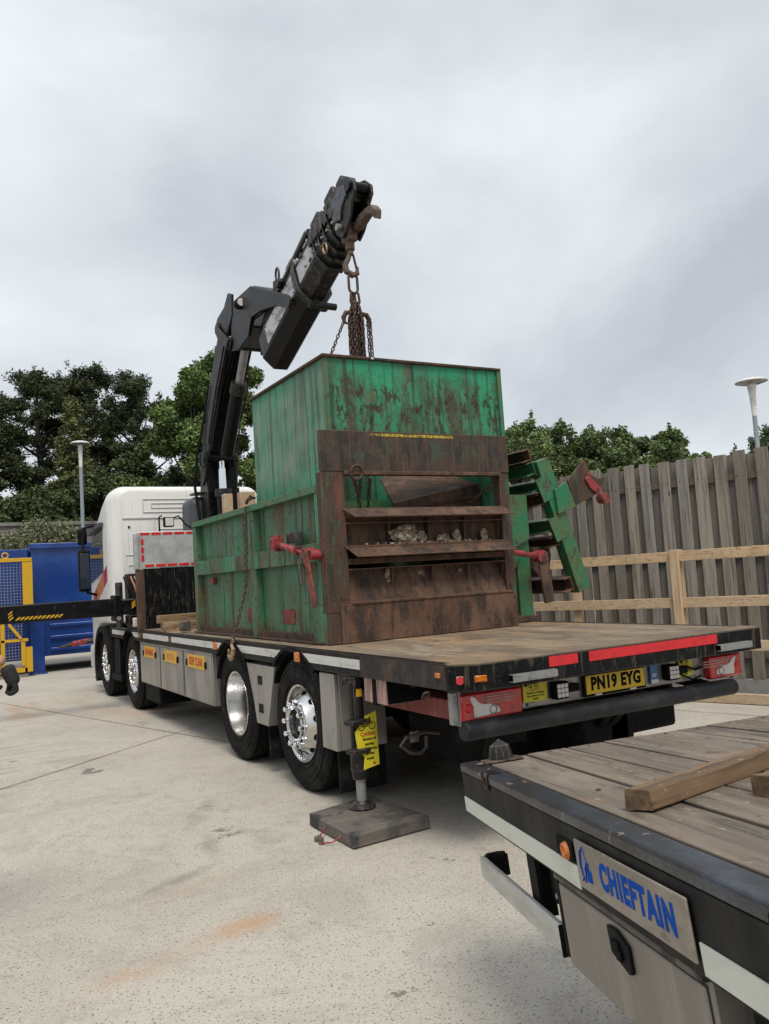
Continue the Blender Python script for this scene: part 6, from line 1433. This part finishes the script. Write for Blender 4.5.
bodye = [(0, 1), (1, 2), (2, 3), (3, 4), (0, 5), (5, 6), (6, 7), (0, 8), (8, 9), (9, 10), (3, 11), (11, 12), (12, 13), (13, 14), (3, 15), (15, 16), (16, 17)]
bodyr = [(.12, .10), (.115, .095), (.13, .10), (.10, .085), (.055, .055), .08, .058, .042, .08, .058, .042, .055, .045, .043, .030, .055, .045, .032]
skin_obj('body', bodyv, bodye, bodyr, 'skin', P)
skin_obj('shirt', [tuple(pv(0, 0, .90)), tuple(pv(0, 0, 1.03)), tuple(pv(0, 0, 1.18)), tuple(pv(0, 0, 1.35)), tuple(pv(.01, 0, 1.50)), bodyv[11], tuple(Vector(bodyv[11]).lerp(Vector(bodyv[12]), .9)), bodyv[15], tuple(Vector(bodyv[15]).lerp(Vector(bodyv[16]), .9))], [(0, 1), (1, 2), (2, 3), (3, 4), (4, 5), (5, 6), (4, 7), (7, 8)], [(.175, .15), (.175, .15), (.18, .15), (.195, .15), (.15, .13), .085, .072, .085, .072], 'cloth_navy', P, 2, 2)
skin_obj('trousers', [tuple(pv(0, 0, .93)), bodyv[5], bodyv[6], tuple(Vector(bodyv[7])+Vector((0, 0, .02))), bodyv[8], bodyv[9], tuple(Vector(bodyv[10])+Vector((0, 0, .02)))], [(0, 1), (1, 2), (2, 3), (0, 4), (4, 5), (5, 6)], [(.15, .13), .095, .08, .072, .095, .08, .072], 'cloth_navy', P)
for sy2 in (.12, -.12):
    build('boot', MB().box(tuple(pv(-.09, sy2-.05, 0)), tuple(pv(.19, sy2+.05, .10))), 'rubber', P, bevel=.035, seg=3)
hv = MB(); b = bmesh.new(); bmesh.ops.create_icosphere(b, subdivisions=4, radius=1); vs = []
hc = pv(.05, 0, 1.72)
for v in b.verts:
    q = v.co.copy(); f = Vector((q.x*.098, q.y*.076, q.z*.118))
    if q.z < 0: f.y *= 1-.25*(-q.z); f.x += .012*(-q.z)
    d = (Vector((q.x, q.y, q.z+.05))-Vector((1, 0, 0))).length; f.x += .022*math.exp(-(d/.18)**2)              # nose
    for s2 in (1, -1):
        d = (q-Vector((.9, .34*s2, .14))).length; f.x -= .010*math.exp(-(d/.2)**2)
    d = (q-Vector((.93, 0, -.42))).length; f.x += .005*math.exp(-(d/.2)**2)
    vs.append(hc+f)
hv.add(vs, [tuple(v.index for v in f.verts) for f in b.faces]); b.free()
head = build('head', hv, 'skin', P, ang=80)
build('hair', MB().lathe([(-.0, .001), (.0, .082), (.05, .086), (.09, .07), (.125, .03), (.13, .001)], tuple(hc+Vector((-.012, 0, .0))), 2, 24), 'hair', head, bevel=.01)
for s2 in (1, -1):
    build('ear', MB().obox(hc+Vector((0, .078*s2, .0)), (.03, .014, .055), (1, 0, 0), (0, 1, 0)), 'skin', head, bevel=.006)
    build('eye', MB().lathe([(-.012, .001), (-.009, .008), (0, .012), (.009, .008), (.012, .001)], tuple(hc+Vector((.079, .028*s2, .018))), 0, 12, closed=False), 'white_ink', head)
build('mouth', MB().obox(hc+Vector((.086, 0, -.055)), (.008, .045, .007), (1, 0, 0), (0, 1, 0)), 'red_faded', head, bevel=.002)
# glove with five fingers curled over the remote's rail
gd = (HAND-wrist).normalized(); gs = gd.cross(Vector((0, 0, 1))).normalized(); gn = gs.cross(gd)
gvs = [wrist+gd*.005, wrist+gd*.03, HAND-gd*.005, HAND+gd*.035]; ges = [(0, 1), (1, 2), (2, 3)]; grs = [.035, .037, (.048, .034), (.050, .034)]
skin_obj('glove', [tuple(v) for v in gvs], ges, grs, 'glove', P)
for i, (o_, ln, sp2) in enumerate(((-.033, .74, 0), (-.011, .84, 0), (.011, .80, 0), (.032, .66, 0))):
    b0 = HAND+gd*.035+gs*o_; p1 = b0+(gd*.030-gn*.012)*ln; p2 = p1+(gd*.004-gn*.030)*ln; p3 = p2+(-gd*.020-gn*.012)*ln
    skin_obj('glove_finger', [tuple(b0-gd*.02), tuple(b0), tuple(p1), tuple(p2), tuple(p3)], [(0, 1), (1, 2), (2, 3), (3, 4)], [.0135, .014, .0135, .0125, .010], 'glove', P, 2, 1)
b0 = HAND-gs*.03; p1 = b0-gs*.026+gd*.02-gn*.012; p2 = p1+gd*.026-gn*.018; p3 = p2+gd*.012-gn*.018+gs*.01
skin_obj('glove_thumb', [tuple(b0), tuple(p1), tuple(p2), tuple(p3)], [(0, 1), (1, 2), (2, 3)], [.017, .0145, .0125, .010], 'glove', P, 2, 0)
t = thing('crane_remote', (-2.43, .72, 1.17), 'black crane remote control box held by the person at the left edge', 'remote control')
build('box', MB().box((-2.58, .60, 1.12), (-2.40, .92, 1.22)), 'plastic_black', t, bevel=.02)
build('grip_rail', MB().tube([(-2.42, .62, 1.19), (-2.34, .54, 1.215), (-2.215, .50, 1.225), (-2.205, .60, 1.22), (-2.30, .86, 1.21), (-2.42, .9, 1.19)], .009), 'plastic_black', t)
for i in range(4): build('joystick', MB().cyl((-2.5, .66+.065*i, 1.22), (-2.5, .66+.065*i, 1.27), .006).cyl((-2.5, .66+.065*i, 1.27), (-2.5, .66+.065*i, 1.285), .012), 'red_paint', t)
